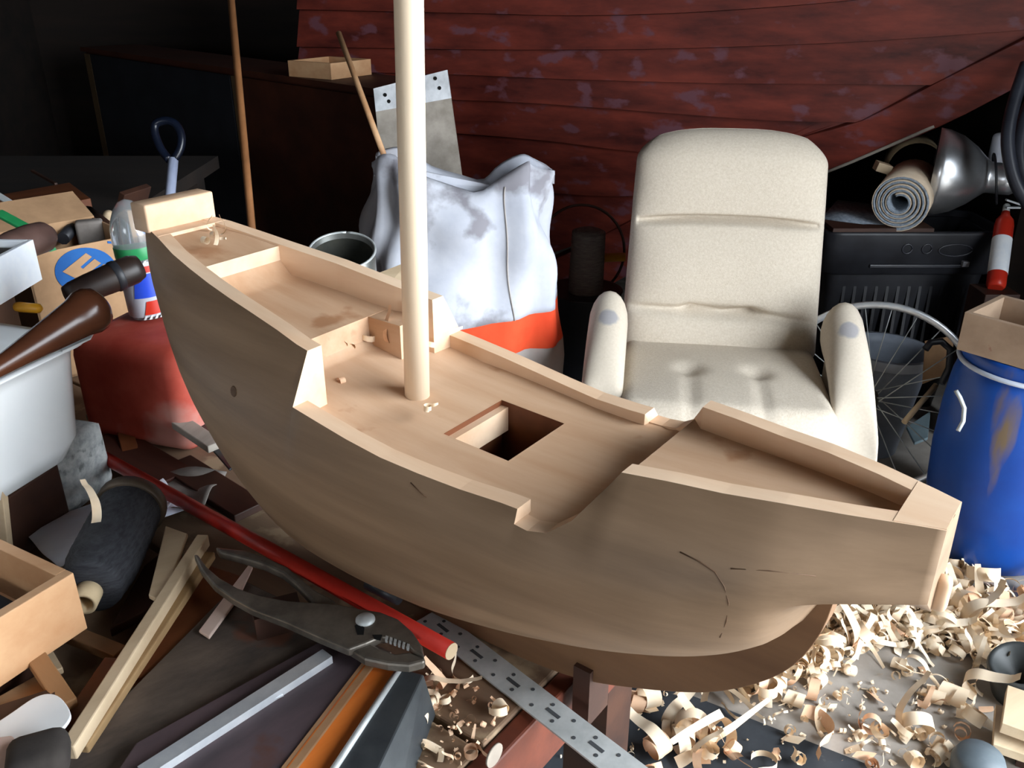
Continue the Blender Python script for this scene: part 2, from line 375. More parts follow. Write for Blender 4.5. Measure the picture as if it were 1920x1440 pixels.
# hatch
hz = .962
w_ = B(); t = .004
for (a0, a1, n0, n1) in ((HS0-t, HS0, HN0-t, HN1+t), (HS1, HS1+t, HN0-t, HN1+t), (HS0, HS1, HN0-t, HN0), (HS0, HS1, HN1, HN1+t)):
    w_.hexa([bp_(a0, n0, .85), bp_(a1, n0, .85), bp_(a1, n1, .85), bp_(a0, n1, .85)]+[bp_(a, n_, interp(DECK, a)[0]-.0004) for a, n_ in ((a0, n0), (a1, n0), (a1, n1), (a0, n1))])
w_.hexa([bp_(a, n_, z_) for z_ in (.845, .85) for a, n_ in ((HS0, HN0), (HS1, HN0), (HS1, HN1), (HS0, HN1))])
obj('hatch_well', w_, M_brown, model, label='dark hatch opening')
obj('hatch_ledge', B().hexa([bp_(a, n_, z_) for z_ in (.93, .962) for a, n_ in ((HS1-.010, HN0), (HS1, HN0), (HS1, HN1), (HS1-.010, HN1))]), M_deck, model)
# keel : outer line below the body
KO = [(.1545, .933), (.1618, .882), (.181, .832), (.2145, .789), (.27, .7445), (.353, .7034), (.425, .676), (.5, .663), (.6, .657), (.75, .657), (.85, .668), (.95, .70), (1.03, .752), (1.10, .83), (1.145, .92), (1.17, 1.02), (1.174, 1.08), (1.168, 1.118)]
KO = smooth_poly(KO, 3)
kin = []
for i, (s_, z_) in enumerate(KO):
    a, c = KO[max(i-1, 0)], KO[min(i+1, len(KO)-1)]; tx, tz = c[0]-a[0], c[1]-a[1]; l = math.hypot(tx, tz)
    d_ = .058 if s_ < .9 else .045
    kin.append((s_-tz/l*d_, min(z_+tx/l*d_, 1.10)))
kin = [(a, min(max(b, .0), .955 if a < .3 else 2)) for a, b in kin]
kt = .016; b = B()
secs = []
for (s, z), (si, zi) in zip(KO, kin):
    secs.append([bp_(s, -kt, z), bp_(s, kt, z), bp_(si, kt, zi), bp_(si, -kt, zi)])
b.loft(secs, True, True, smooth=False)
obj('keel', b, wood('keel_wood', '#6e4f36', '#8a6748', AX, 10, .6), model, bevel=.002)
# bulge of the transom under the counter
b = B().rbox(bp_(.074, .004, .958), (.012, .014, .030), .005, Rz(AX))
obj('stern_boss', b, M_deck, model)
# mast
mb_ = P(781, 737, bz(.974)); d_ = bp_(.686, 0, .974)
mtop = bp_(.655, .004, 1.9)
obj('mast', B().tube([d_-Vector((0, 0, .03)), d_+(mtop-d_)*.33, d_+(mtop-d_)*.66, mtop], [.0133]*4, 28), M_mast, model, label='bare round wooden mast')
# knot and crack, laid on the hull surface
from mathutils.bvhtree import BVHTree
hull_o = [o for o in model.children if o.name.startswith('hull')][0]
tree = BVHTree.FromPolygons([tuple(v) for v in hb.v], [tuple(f) for f in hb.f])
def on_hull(px, py):
    h = tree.ray_cast(Vector((0, 0, CZ)), ray(px, py).normalized()); return h[0], (h[1] if h[1].dot(ray(px, py)) < 0 else -h[1])
M_knot = mat('knot_brown', '#5a4330', '#6b4f38', 30, .7)
kp, kn_ = on_hull(438, 734)
obj('knot', B().lathe([(.0060, 0), (.0055, .0005)], kp, kn_, 12), M_knot, hull_o)
for line in ([(1275, 1035), (1310, 1052), (1340, 1072), (1358, 1100), (1366, 1130), (1362, 1165), (1350, 1195)], [(1370, 1066), (1440, 1070), (1530, 1080)], [(590, 735), (610, 745)], [(770, 905), (790, 925), (800, 932)]):
    ps = [on_hull(*q) for q in line]
    if all(p[0] is not None for p in ps): obj('crack', B().tube([p[0]+p[1]*.0000 for p in ps], .0006, 6), M_knot, hull_o)


# ------------------------------------------------------------------ bench
BS = P(970, 1330, ZB).dot(Ee)                             # where the bench ends
bench = thing('workbench', En*.55+Ee*(BS+.7), 'long wooden workbench under the model boat, its planks littered with shavings', 'workbench')
def bq(s, n, z): return En*n+Ee*s+Vector((0, 0, z))
nn = [.06, .27, .49, .70, .90, 1.08]
for i in range(5):
    a, c = nn[i]+.003, nn[i+1]-.003; s0 = BS+(0 if i < 4 else .02); dzp = -.0015*(i % 2)
    th = .052
    obj('plank', B().hexa([bq(s0, a, ZB-th), bq(s0+1.42, a, ZB-th), bq(s0+1.42, c, ZB-th), bq(s0, c, ZB-th), bq(s0, a, ZB+dzp), bq(s0+1.42, a, ZB+dzp), bq(s0+1.42, c, ZB+dzp), bq(s0, c, ZB+dzp)]), M_bench, bench, bevel=.003)
obj('end_board', B().hexa([bq(BS-.022, .06, ZB-.085), bq(BS-.001, .06, ZB-.085), bq(BS-.001, 1.08, ZB-.085), bq(BS-.022, 1.08, ZB-.085), bq(BS-.022, .06, ZB-.004), bq(BS-.001, .06, ZB-.004), bq(BS-.001, 1.08, ZB-.004), bq(BS-.022, 1.08, ZB-.004)]), M_benchr, bench, bevel=.003, label='red-brown end board with a round hole')
hp = PP(925, 1415, bq(BS-.0225, .5, ZB), Ee)
obj('peg_hole', B().lathe([(.012, 0), (.012, .002)], hp, -Ee, 20), mat('hole_grey', '#8d8378', '#a59a8c', 20, .9), bench)
for s_, n_ in ((BS+.15, .14), (BS+.15, .98), (BS+1.3, .14), (BS+1.3, .98)):
    obj('leg', B().box(bq(s_, n_, (ZB-.052)/2), (.08, .08, ZB-.052), Rz(AX)), M_darkb, bench)
cl = bp_(.418, 0, .67)
obj('prop_batten', B().box((cl.x, cl.y, (bz(.615)+bz(.70))/2), (.02, .04, bz(.70)-bz(.615)), Rz(AX)), M_darkb, None, label='short dark upright batten propping the keel at the bench end', cat='batten')
exec_late = []

# ------------------------------------------------------------------ foreground clutter on the bench
def slab(name, px, z, th, m, label, cat, dz=None, bevel=.0015, group=None):
    pts = [P(x, y, z+(dz[i] if dz else 0)) for i, (x, y) in enumerate(px)]
    return obj(name, B().prism(pts, (0, 0, -th)), m, None, bevel, label, cat, group)
def bar(name, pa, pb, wd, th, m, label, cat, roll=0, bevel=.0015):
    d = pb-pa; R = frame(d) @ Matrix.Rotation(roll, 3, 'X')
    return obj(name, B().box((pa+pb)/2, (d.length, wd, th), R), m, None, bevel, label, cat)
slab('rough_board', [(452, 1085), (735, 1222), (420, 1520), (20, 1520)], ZB+.034, .034, M_rough, 'wide sooty dark board lying flat under the pliers', 'board')
slab('dark_plank', [(255, 1392), (618, 1192), (735, 1245), (452, 1520), (170, 1520)], ZB+.047, .012, mat('purple_dark_plank', '#40363a', '#5a4a4e', 16, .7, .3, stretch=(.3, 1, 1), rotz=AX+1.5, spots=('#55301f', 11, .62)), 'thin dark plank with a brown broken end, lying on the sooty board', 'plank')
# aluminium angle
pa, pb = P(270, 1452, ZB+.055), P(618, 1228, ZB+.055); d = (pb-pa); R = frame(d)
al = B(); L_ = d.length
al.box((pa+pb)/2+R@Vector((0, .004, 0)), (L_, .015, .0018), R); al.box((pa+pb)/2+R@Vector((0, -.0035, -.0035)), (L_, .0016, .009), R)
obj('aluminium_angle', al, M_alu, None, 0, 'bright aluminium angle strip lying along the dark plank', 'metal strip')
bar('metal_needle', P(440, 1347, ZB+.0485), P(531, 1303, ZB+.0485), .0018, .0018, M_alu, 'thin bright metal wire on the dark plank beside the aluminium strip', 'wire', bevel=0)
# varnished moulding with a pale chamfer
pa, pb = P(545, 1475, ZB+.05), P(722, 1236, ZB+.05); d = pb-pa; R = frame(d)
mo = thing('varnished_moulding', (pa+pb)/2-Vector((0, 0, .05)), 'orange varnished wooden moulding with a pale chamfered edge, beside the black case', 'wood moulding')
def sec_bar(prof, pa, pb):
    R = frame(pb-pa); return [[p+R@Vector((0, y, z)) for y, z in prof] for p in (pa, pb)]
obj('body', B().loft(sec_bar([(-.021, -.05), (.016, -.05), (.016, 0), (.006, 0), (-.017, -.006), (-.021, -.012)], pa, pb), smooth=False), M_orange, mo, .001)
obj('chamfer', B().loft(sec_bar([(.0165, -.02), (.020, -.02), (.020, -.001), (.006, .0012), (.004, .0012), (.0165, -.0005)], pa, pb), smooth=False), M_pine, mo, label='pale bare-wood edge')
# black case
tA, tB = P(772, 1258, ZB+.05), P(640, 1465, ZB+.05); dd = (tB-tA); sd = frame(dd)@Vector((0, 1, 0))
if sd.dot(Vector((1, 0, 0))) < 0: sd = -sd
bc = thing('black_case', (tA+tB)/2-Vector((0, 0, .05)), 'low black metal case with a shiny edge, at the end of the bench', 'case')
sd2 = sd*.045
obj('body', B().hexa([tA-sd2*.3-Vector((0, 0, .05)), tB-sd2*.3-Vector((0, 0, .05)), tB+sd2-Vector((0, 0, .05)), tA+sd2*.55-Vector((0, 0, .05)), tA-sd2*.3, tB-sd2*.3, tB+sd2*.6, tA+sd2*.3]), M_blackm, bc, .002)
obj('edge_strip', B().tube([tA-sd2*.27+Vector((0, 0, .001)), tB-sd2*.27+Vector((0, 0, .001))], .0035, 8), M_steel, bc, label='shiny steel edge')
# red rod
ra, rb = P(185, 852, ZB+.035), P(846, 1221, ZB+.058)
rod = thing('red_rod', (ra+rb)/2-Vector((0, 0, .0085)), 'long red painted round rod with a bare wooden end, lying beside the pliers', 'rod')
obj('shaft', B().tube([ra, rb], .0092, 20), M_red, rod)
obj('cut_end', B().lathe([(.009, -.0002), (.009, .0008)], rb, rb-ra, 20), M_pine2, rod, label='bare pale wooden end')
# steel ruler
pa, pb = P(800, 1155, ZB+.003), P(1206, 1470, ZB+.003); d = pb-pa; R = frame(d)
ru = thing('steel_ruler', (pa+pb)/2-Vector((0, 0, .002)), 'grey perforated steel rule sticking out over the bench end', 'ruler')
obj('blade', B().box((pa+pb)/2, (d.length, .034, .0022), R), M_steel, ru)
hb_ = B()
for i in range(22):
    c = pa+d*((i+.5)/22)
    hb_.lathe([(.0022, 0), (.0022, .0004)], c+R@Vector((0, .008*(1 if i % 2 else -1), .0011)), (0, 0, 1), 8)
    if i % 4 == 1: hb_.box(c+R@Vector((.008, 0, .0013)), (.018, .004, .0004), R)
obj('perforation', hb_, mat('dark_mark', '#34373a', '#44474a', 20, .7), ru, kind='stuff')
# pliers
ZPL = ZB+.075
def pl_pts(pts, z): return [P(300+x/3, 960+y/3, z) for x, y in pts]
pli = thing('slip_joint_pliers', P(580, 1150, ZPL-.012), 'old dark steel slip-joint pliers lying open on the sooty board', 'pliers')
LA = [(190, 235), (214, 238), (262, 305), (335, 368), (435, 425), (560, 468), (720, 498), (880, 508), (1000, 516), (1110, 540), (1240, 560), (1340, 600), (1420, 670), (1475, 750), (1487, 812), (1425, 772), (1385, 735), (1305, 705), (1240, 700), (1160, 735), (1060, 772), (900, 705), (700, 615), (520, 548), (400, 482), (300, 408), (228, 322)]
LB = [(310, 190), (350, 200), (480, 212), (600, 252), (720, 308), (800, 378), (880, 440), (960, 480), (1010, 520), (1060, 590), (1110, 660), (1180, 730), (1240, 765), (1320, 795), (1400, 785), (1490, 812), (1492, 836), (1400, 860), (1280, 850), (1150, 822), (1050, 760), (960, 650), (900, 560), (855, 500), (770, 408), (690, 342), (580, 290), (450, 252), (330, 222)]
lev = obj('lever', B().prism(pl_pts(LA, ZPL), (0, 0, -.010)), M_dsteel, pli, bevel=.0028)
obj('lever', B().prism(pl_pts(LB, ZPL-.004), (0, 0, -.011)), M_dsteel, pli, bevel=.0028)
pv = P(300+1155/3, 960+608/3, ZPL)
obj('pivot_bolt', B().lathe([(.0105, -.002), (.0100, .002), (.007, .0045), (.001, .0055)], pv, (0, 0, 1), 20), M_steel, pli, label='domed shiny pivot bolt')
slot = [(1095, 640), (1120, 620), (1150, 650), (1145, 690), (1110, 690)]
obj('pivot_slot', B().prism(pl_pts(slot, ZPL+.0003), (0, 0, -.001)), mat('slot_black', '#050505', None, 5, .9), lev)
obj('pivot_slot', B().prism(pl_pts([(1195, 690), (1250, 690), (1240, 720), (1205, 712)], ZPL+.0003), (0, 0, -.001)), MATS['slot_black'], lev)
jt = B()
for i in range(6):
    x = 1270+i*24; y = 706+i*9
    jt.prism(pl_pts([(x, y-12), (x+14, y-8), (x+8, y+14), (x-4, y+10)], ZPL+.0006), (0, 0, -.004))
obj('jaw_teeth', jt, M_steel, lev)
obj('prop_block', B().box(P(520, 1155, ZB+.048), (.05, .03, .028), Rz(.4)), M_darkb, None, label='small dark block under the pliers handles', cat='block')

# left foreground : open pine box
def obox(name, c0, u, v, h, th, m, label, cat, group=None, bottom=True, bevel=.001):   # open box, corner c0 = bottom corner, u,v full edge vectors
    root = thing(name, c0+(u+v)/2, label, cat, group); un, vn = u.normalized(), v.normalized(); up = Vector((0, 0, 1))
    def wl(a, du, dv):
        return B().hexa([a, a+du, a+du+dv, a+dv, a+up*h, a+du+up*h, a+du+dv+up*h, a+dv+up*h])
    obj('side_board', wl(c0, u, vn*th), m, root, bevel); obj('side_board', wl(c0+v-vn*th, u, vn*th), m, root, bevel)
    obj('end_board', wl(c0+vn*th, un*th, v-vn*2*th), m, root, bevel); obj('end_board', wl(c0+u-un*th+vn*th, un*th, v-vn*2*th), m, root, bevel)
    if bottom:
        a = c0+un*th+vn*th; b = B().hexa([a, a+u-un*2*th, a+u-un*2*th+v-vn*2*th, a+v-vn*2*th]+[p+up*.006 for p in (a, a+u-un*2*th, a+u-un*2*th+v-vn*2*th, a+v-vn*2*th)])
        obj('bottom_board', b, m, root)
    return root
zt_ = ZB+.125; hbx = .072
c0 = P(138, 1074, zt_); uu = (P(0, 1158, zt_)-c0).normalized(); vv = (P(0, 985, zt_)-c0)
vv = (vv-uu*vv.dot(uu)).normalized()
dr = obox('pine_box', c0-Vector((0, 0, hbx)), uu*.24, vv*.22, hbx, .012, M_pine, 'open pine box with a dark inside, below the granite block', 'box')
dc = c0+uu*.12+vv*.11
obj('dark_pad', B().rbox((dc.x, dc.y, zt_-.05), (.18, .16, .03), .012, frame(uu)), mat('pad_dark', '#141518', '#22242a', 14, .95, .4), None, label='dark rounded pad inside the pine box', cat='rag')  # dark rounded pad filling the inside of the box
obj('base_block', B().box((dc.x, dc.y, ZB+.026), (.18, .16, .052), frame(uu)), M_darkb, None, label='dark block under the pine box', cat='block')

# black twine spool
sa, sb = P(168, 1108, ZB+.055), P(247, 948, ZB+.062); sx = (sb-sa)
sp = thing('twine_spool', (sa+sb)/2-Vector((0, 0, .042)), 'spool of black tarred twine on a card tube, lying on white paper', 'spool')
ln = sx.length
prof = [(.018, 0)]
for i in range(24):
    t = i/23; r_ = .033+.006*min(1, t*4)-(0 if t < .8 else (t-.8)*.01); prof.append((r_+(.0012 if i % 2 else 0), .004+t*(ln-.004)))
prof.append((.02, ln+.004))
obj('winding', B().lathe(prof, sa, sx, 28), M_twine, sp)
obj('card_tube', B().lathe([(.010, -.022), (.0145, -.022), (.0145, .01), (.010, .01), (.010, -.022)], sa, sx, 24, caps=False), M_cork, sp, label='pale card tube end')
obj('end_cap', B().lathe([(.041, ln-.012), (.043, ln-.008), (.043, ln+.004), (.035, ln+.012), (.002, ln+.013)], sa, sx, 28), mat('spool_cap', '#3d362f', '#57493a', 20, .5), sp, label='dark domed end cap')
# paper and cloth under it
def sheet(name, px, z, m, label, cat, amp=.006, n=10, seed=1):
    a, b_, c_, d_ = [P(x, y, z) for x, y in px]; rnd = random.Random(seed); ph = [rnd.uniform(0, 6) for _ in range(4)]
    def fn(u, v):
        p = a*(1-u)*(1-v)+b_*u*(1-v)+c_*u*v+d_*(1-u)*v
        return p+Vector((0, 0, amp*(math.sin(6*u+ph[0])*math.cos(5*v+ph[1])+.6*math.sin(11*v+ph[2]))))
    return obj(name, B().grid(fn, n, n), m, None, 0, label, cat, fix=False, solid=.0012)
sheet('paper_sheet', [(35, 995), (300, 890), (345, 955), (110, 1062)], ZB+.016, M_paper, 'crumpled white paper sheet under the twine spool', 'paper', .004)
sheet('paper_sheet', [(190, 1000), (325, 935), (252, 1052), (120, 1120)], ZB+.03, M_paper, 'folded white paper corner sticking out beside the spool', 'paper', .003, seed=5)
sheet('grey_rag', [(285, 888), (425, 882), (372, 965), (300, 950)], ZB+.016, M_cloth, 'grey cloth scrap lying beyond the red rod', 'cloth', .006, seed=3)
# laths and offcuts
def lath(pa, pb, za, zb, wd, th, m, label, roll=0, name='wood_lath', cat='lath'):
    return bar(name, P(*pa, ZB+za), P(*pb, ZB+zb), wd, th, m, label, cat, roll)
lath((128, 1412), (382, 1012), .050, .055, .014, .016, M_greywood and M_pine2, 'long pale square lath leaning across the wood scraps')
lath((150, 1405), (392, 1040), .038, .044, .016, .010, wood('dirty_pine', '#8d6f4c', '#a88a62', AX+1, 12, .7), 'long grubby lath lying beside the pale square lath')
lath((95, 1420), (218, 1238), .028, .03, .024, .008, M_brown, 'short brown strip of wood beside the white plastic tray')
slab('brown_board', [(335, 1040), (455, 1080), (330, 1290), (215, 1260)], ZB+.030, .016, M_brown, 'brown scrap board with white specks under the pale lath', 'board')
slab('brown_board', [(205, 1180), (300, 1130), (335, 1010), (270, 1060)], ZB+.024, .012, M_darkb, 'dark brown thin board beside the twine spool', 'board')
slab('offcut', [(310, 985), (352, 1000), (305, 1130), (278, 1115), (292, 1060)], ZB+.058, .006, M_pine2, 'pale jagged plywood offcut beside the long lath', 'offcut')
slab('white_strip', [(372, 1182), (392, 1195), (448, 1118), (474, 1062), (466, 1058), (428, 1108)], ZB+.040, .004, M_pink, 'pinkish white wooden strip end beside the pliers handle', 'strip')
lath((115, 1182), (228, 1228), .022, .022, .018, .012, wood('mid_brown', '#6d4c30', '#86603e', .4, 12, .7), 'brown stick lying across under the pine box')
lath((55, 1215), (128, 1325), .055, .045, .018, .012, wood('tan_stick', '#8f6844', '#a87c54', -.6, 12, .7), 'tan stick end below the pine box')
lath((75, 1205), (108, 1262), .03, .03, .012, .008, M_pine2, 'short pale chip of wood below the pine box')
lath((-30, 1352), (92, 1282), .03, .03, .028, .014, M_pine, 'short pale pine bar beside the white plastic tray')
# white rounded lid
lp = smooth_poly([(-60, 1402), (30, 1330), (75, 1303), (108, 1304), (130, 1330), (128, 1352), (90, 1392), (40, 1440), (-40, 1480)], 5, True)
slab('plastic_tray', lp, ZB+.06, .004, M_white, 'white plastic tray with a rounded end at the bench edge', 'tray', bevel=.001)
obj('wood_block', B().box(P(40, 1385, ZB+.027), (.07, .05, .052), Rz(.5)), M_darkb, None, label='dark block hidden under the white plastic tray', cat='block')
obj('dark_lump', B().rbox(P(72, 1420, ZB+.07), (.05, .045, .03), .012, Rz(.4)), mat('lump', '#241f1d', '#35302c', 20, .9, .3), None, label='small dark lump of pitch beside the white plastic tray', cat='lump')
slab('pink_scrap', [(-30, 1385), (22, 1378), (60, 1418), (40, 1480), (-30, 1480)], ZB+.075, .012, M_pink, 'pinkish wood scrap on the white plastic tray', 'scrap')
# granite block and enamel basin
g0 = P(205, 915, ZB); g1 = P(105, 992, ZB); gd = (g1-g0); gR = frame(gd); gl = .12
gc = g0+gd.normalized()*.055+(Vector((0, 0, 1)).cross(gd)).normalized()*(-.055)
ZG = ZB+.105
gb = B().rbox((gc.x, gc.y, (ZB+ZG)/2), (.14, .115, ZG-ZB), .012, gR, 3)
for v in gb.v: v += Vector((random.uniform(-.002, .002), random.uniform(-.002, .002), random.uniform(-.001, .001)))
obj('granite_block', gb, M_granite, None, label='rough grey granite block holding up the white enamel basin', cat='stone')
obj('brown_crate', B().box(P(18, 950, ZB+.045), (.10, .09, .09), gR), M_darkb, None, .003, 'dark brown wooden crate end beside the granite block', 'crate')
obj('pale_stick', B().box(P(4, 960, ZB+.09), (.012, .012, .17), Matrix.Rotation(.15, 3, 'Y')), M_pine2, None, .001, 'pale stick standing against the dark brown crate', 'stick')
ZR = ZG+.155
e0 = P(168, 634, ZR); eu = (P(0, 716, ZR)-e0).normalized(); ev = Vector((0, 0, 1)).cross(eu)
if ev.y < 0: ev = -ev
bas = thing('enamel_basin', (e0+eu*.16+ev*.13)-Vector((0, 0, ZR-ZG)), 'deep white enamel basin with a flat rim, standing on the granite block', 'basin')
def rrect(c, a, b_, r, z, n=6):
    out = []
    for qx, qy, a0 in ((1, 1, 0), (-1, 1, PI/2), (-1, -1, PI), (1, -1, 3*PI/2)):
        for i in range(n+1):
            an = a0+i/n*PI/2; out.append(c+eu*(-(qx*(a-r)+r*math.cos(an)))+ev*(qy*(b_-r)+r*math.sin(an))+Vector((0, 0, z)))
    return out
BA, BBd = .19, .135
bcn = e0+eu*BA+ev*BBd; bcn.z = 0
secs = [rrect(bcn, BA-.055, BBd-.045, .03, ZG+.001), rrect(bcn, BA-.03, BBd-.022, .045, ZG+.006), rrect(bcn, BA-.018, BBd-.014, .04, ZG+.03), rrect(bcn, BA-.008, BBd-.008, .035, ZR-.02), rrect(bcn, BA-.006, BBd-.006, .033, ZR-.002),
        rrect(bcn, BA+.004, BBd+.004, .03, ZR-.002), rrect(bcn, BA+.004, BBd+.004, .03, ZR+.001), rrect(bcn, BA-.010, BBd-.010, .033, ZR+.001), rrect(bcn, BA-.014, BBd-.014, .04, ZR-.02), rrect(bcn, BA-.024, BBd-.02, .045, ZG+.03), rrect(bcn, BA-.06, BBd-.05, .03, ZG+.012)]
obj('bowl', B().loft(secs), M_white, bas)
ear = [e0+eu*.05-ev*.004, e0+eu*.004-ev*.006, e0-eu*.012+ev*.004, e0-eu*.004+ev*.05, e0+eu*.02+ev*.03]
ear_o = obj('bracket_ear', B().prism(ear, (0, 0, .0025)), M_white, bas, .0008)
obj('ear_hole', B().lathe([(.0045, 0), (.0045, .0004)], e0+eu*.006+ev*.009+Vector((0, 0, .0026)), (0, 0, 1), 12), MATS['slot_black'], ear_o)
# turned club in the basin
ca, cb = P(-40, 712, ZR+.012), P(192, 568, ZR+.055); cx = cb-ca; cl_ = cx.length
pr = [(.001, -.002)]+[(.009+.0205*(t**1.15), t*cl_) for t in [i/14 for i in range(12)]]+[(.0285, .86*cl_), (.028, .92*cl_), (.024, .97*cl_), (.016, 1.0*cl_), (.004, 1.012*cl_), (.0005, 1.013*cl_)]
obj('turned_club', B().lathe(pr, ca, cx, 24), M_handle, None, 0, 'polished dark brown tapered wooden club lying across the white basin', 'club')
# dark mallet behind the basin
ma, mb2 = P(125, 556, ZR+.0), P(262, 500, ZR+.02)
mal = thing('leather_roller', (ma+mb2)/2-Vector((0, 0, .03)), 'dark leather-bound roller lying between the club and the bottle', 'roller')
mx_ = mb2-ma; ml = mx_.length
obj('cylinder', B().lathe([(.008, -.002), (.015, .0), (.018, .01), (.020, ml*.3), (.022, ml*.7), (.022, ml*.9), (.018, ml), (.005, ml+.004)], ma, mx_, 20), mat('dark_leather', '#1d1412', '#30221b', 14, .45, .15), mal)
obj('strap', B().lathe([(.0222, ml*.62), (.0232, ml*.64), (.0232, ml*.70), (.0222, ml*.72)], ma, mx_, 20, caps=False), M_black, mal)
# white foam box with a dark inside
fz = ZR+.085; f0 = P(80, 524, fz-.055); f1 = P(46, 466, fz); fu = (P(-20, 585, fz-.055)-f0).normalized(); fv = Vector((0, 0, 1)).cross(fu)
if fv.y < 0: fv = -fv
obox('foam_box', f0-Vector((0, 0, .0)), fu*.2, fv*.1, .058, .007, M_whitep, 'white foam box with a chipped rim, on top of the enamel basin', 'box')
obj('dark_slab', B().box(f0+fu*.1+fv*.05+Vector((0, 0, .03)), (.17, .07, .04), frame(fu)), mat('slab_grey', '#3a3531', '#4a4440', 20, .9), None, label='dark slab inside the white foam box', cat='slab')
obj('yellow_screwdriver', B().lathe([(.006, 0), (.007, .006), (.0065, .035), (.002, .04)], P(30, 575, ZR+.014), P(68, 578, ZR+.014)-P(30, 575, ZR+.014), 14), M_yellow, None, label='yellow screwdriver grip beside the foam box', cat='screwdriver')

# ------------------------------------------------------------------ bench behind the bow
# worn red chest
rt = ZB+.178
r0 = P(225, 600, rt); r1 = P(345, 615, rt)
rc = P(282, 640, rt); ru_ = frame(Vector((.95, -.30, 0)))
obj('red_chest', B().rbox((rc.x-.02, rc.y+.06, (ZB+rt)/2), (.21, .16, rt-ZB), .032, ru_, 4), M_redworn, None, label='worn red painted chest with rounded corners, standing under the bottle', cat='chest')
# bottle
bb = P(283, 592, rt); tl = Vector((-.045, .0, 1)).normalized(); BR = .031
bo = thing('plastic_bottle', bb, 'clear plastic bottle with green band and blue-red label on the chest', 'bottle')
obj('body', B().lathe([(.02, 0), (BR-.002, .003), (BR, .012), (BR, .10), (BR-.001, .115), (BR+.001, .125), (BR, .145), (BR-.004, .160), (.020, .175), (.011, .186), (.001, .19)], bb, tl, 32), M_glass, bo)
obj('sleeve', B().lathe([(BR+.0006, .008), (BR+.0009, .012), (BR+.0009, .092), (BR+.0006, .096)], bb, tl, 32, caps=False), mat('label_grey', '#a7a9b2', '#bfc2ca', 9, .4), bo, label='silver grey label sleeve')
obj('green_band', B().lathe([(BR+.0006, .100), (BR+.0012, .102), (BR+.0012, .117), (BR+.0006, .119)], bb, tl, 32, caps=False), M_green, bo, label='green band')
def patch(name, a0, a1, z0, z1, r, m, skew=0):
    b = B(); xx = Vector((0, 0, 1)).cross(tl); x_ = Vector((1, 0, 0)); y_ = tl.cross(x_).normalized(); x_ = y_.cross(tl)
    def fn(u, v):
        a = a0+(a1-a0)*u+skew*(v-.5); z = z0+(z1-z0)*v
        return bb+tl*z+(x_*math.cos(a)+y_*math.sin(a))*r
    return obj(name, b.grid(fn, 8, 4), m, bo, fix=False)
patch('label_patch', -1.6, .1, .04, .078, BR+.0016, M_bluel, .25)
patch('label_patch', -1.3, .1, .012, .034, BR+.0016, M_redp, .2)
patch('label_patch', -1.5, .1, .080, .090, BR+.0016, M_redp, .1)
for i in range(4):
    patch('label_stroke', -1.75+i*.26, -1.63+i*.26, .0915, .0985, BR+.002, M_white, .12); patch('label_stroke', -1.45+i*.26, -1.34+i*.26, .0045, .011, BR+.002, M_white, .12)
# cardboard box with a printed mark
k0 = P(240, 442, 1.005); k1 = P(52, 462, 1.02); kd = (k1-k0); kd.z = 0; kn = Vector((0, 0, 1)).cross(kd).normalized()
if kn.y > 0: kn = -kn
kdn = kd.normalized(); kb = thing('cardboard_box', Vector((k0.x, k0.y, ZB))+kd*.5-kn*.09, 'open brown cardboard box with a blue round printed mark', 'box')
KT = 1.005; kw = kd.length+.02
def kbx(a, du, dv, z0, z1): return B().hexa([a+Vector((0, 0, z0-a.z)), a+du+Vector((0, 0, z0-a.z)), a+du+dv+Vector((0, 0, z0-a.z)), a+dv+Vector((0, 0, z0-a.z)), a+Vector((0, 0, z1-a.z)), a+du+Vector((0, 0, z1-a.z)), a+du+dv+Vector((0, 0, z1-a.z)), a+dv+Vector((0, 0, z1-a.z))])
kc = k0-kdn*.01
obj('front_panel', kbx(kc, kdn*kw, -kn*.004, ZB+.001, KT), M_card, kb); obj('back_panel', kbx(kc-kn*.18, kdn*kw, -kn*.004, ZB+.001, KT), M_card, kb)
obj('side_panel', kbx(kc, kdn*.004, -kn*.18, ZB+.001, KT), M_card, kb); obj('side_panel', kbx(kc+kdn*(kw-.004), kdn*.004, -kn*.18, ZB+.001, KT), M_card, kb)
obj('bottom_panel', kbx(kc, kdn*kw, -kn*.18, ZB, ZB+.004), M_card, kb)
fp = kc+kn*.0; 
def kpx(x, y, off): return PP(x/6.857, 320+y/6.857, fp+kn*off, kn)
cen = (1105, 1300)
disc = [kpx(1105+400*math.cos(a)*1.0, 1290+300*math.sin(a)-.10*400*math.cos(a)*0, .001) for a in [i/40*2*PI for i in range(40)]]
pd_ = obj('printed_disc', B().prism(disc, -kn*.0006), M_blue, kb, label='blue printed disc')
Ep = [(805, 1300), (1105, 1060), (1182, 1108), (1035, 1238), (1068, 1262), (1215, 1135), (1300, 1190), (1150, 1310), (1190, 1335), (1335, 1200), (1425, 1240), (1200, 1440), (1010, 1405)]
obj('printed_letter', B().prism([kpx(x, y, .0022) for x, y in Ep], -kn*.0006), M_card, pd_, label='cardboard-coloured letter E inside the disc')
obj('printed_stroke', B().prism([kpx(x, y, .001) for x, y in ((1380, 905), (1500, 915), (1500, 945), (1385, 935))], -kn*.0006), M_blue, kb)
obj('printed_stroke', B().prism([kpx(x, y, .001) for x, y in ((590, 1010), (680, 940), (730, 1020), (640, 1045))], -kn*.0006), M_green, kb)
fl = [kc-kn*.18+Vector((0, 0, KT-kc.z)), kc-kn*.18+kdn*kw+Vector((0, 0, KT-kc.z))]
fl += [fl[1]-kn*.09+Vector((0, 0, .035)), fl[0]-kn*.09+Vector((0, 0, .035))]
obj('flap', B().prism(fl, (0, 0, .003)), M_card, kb)
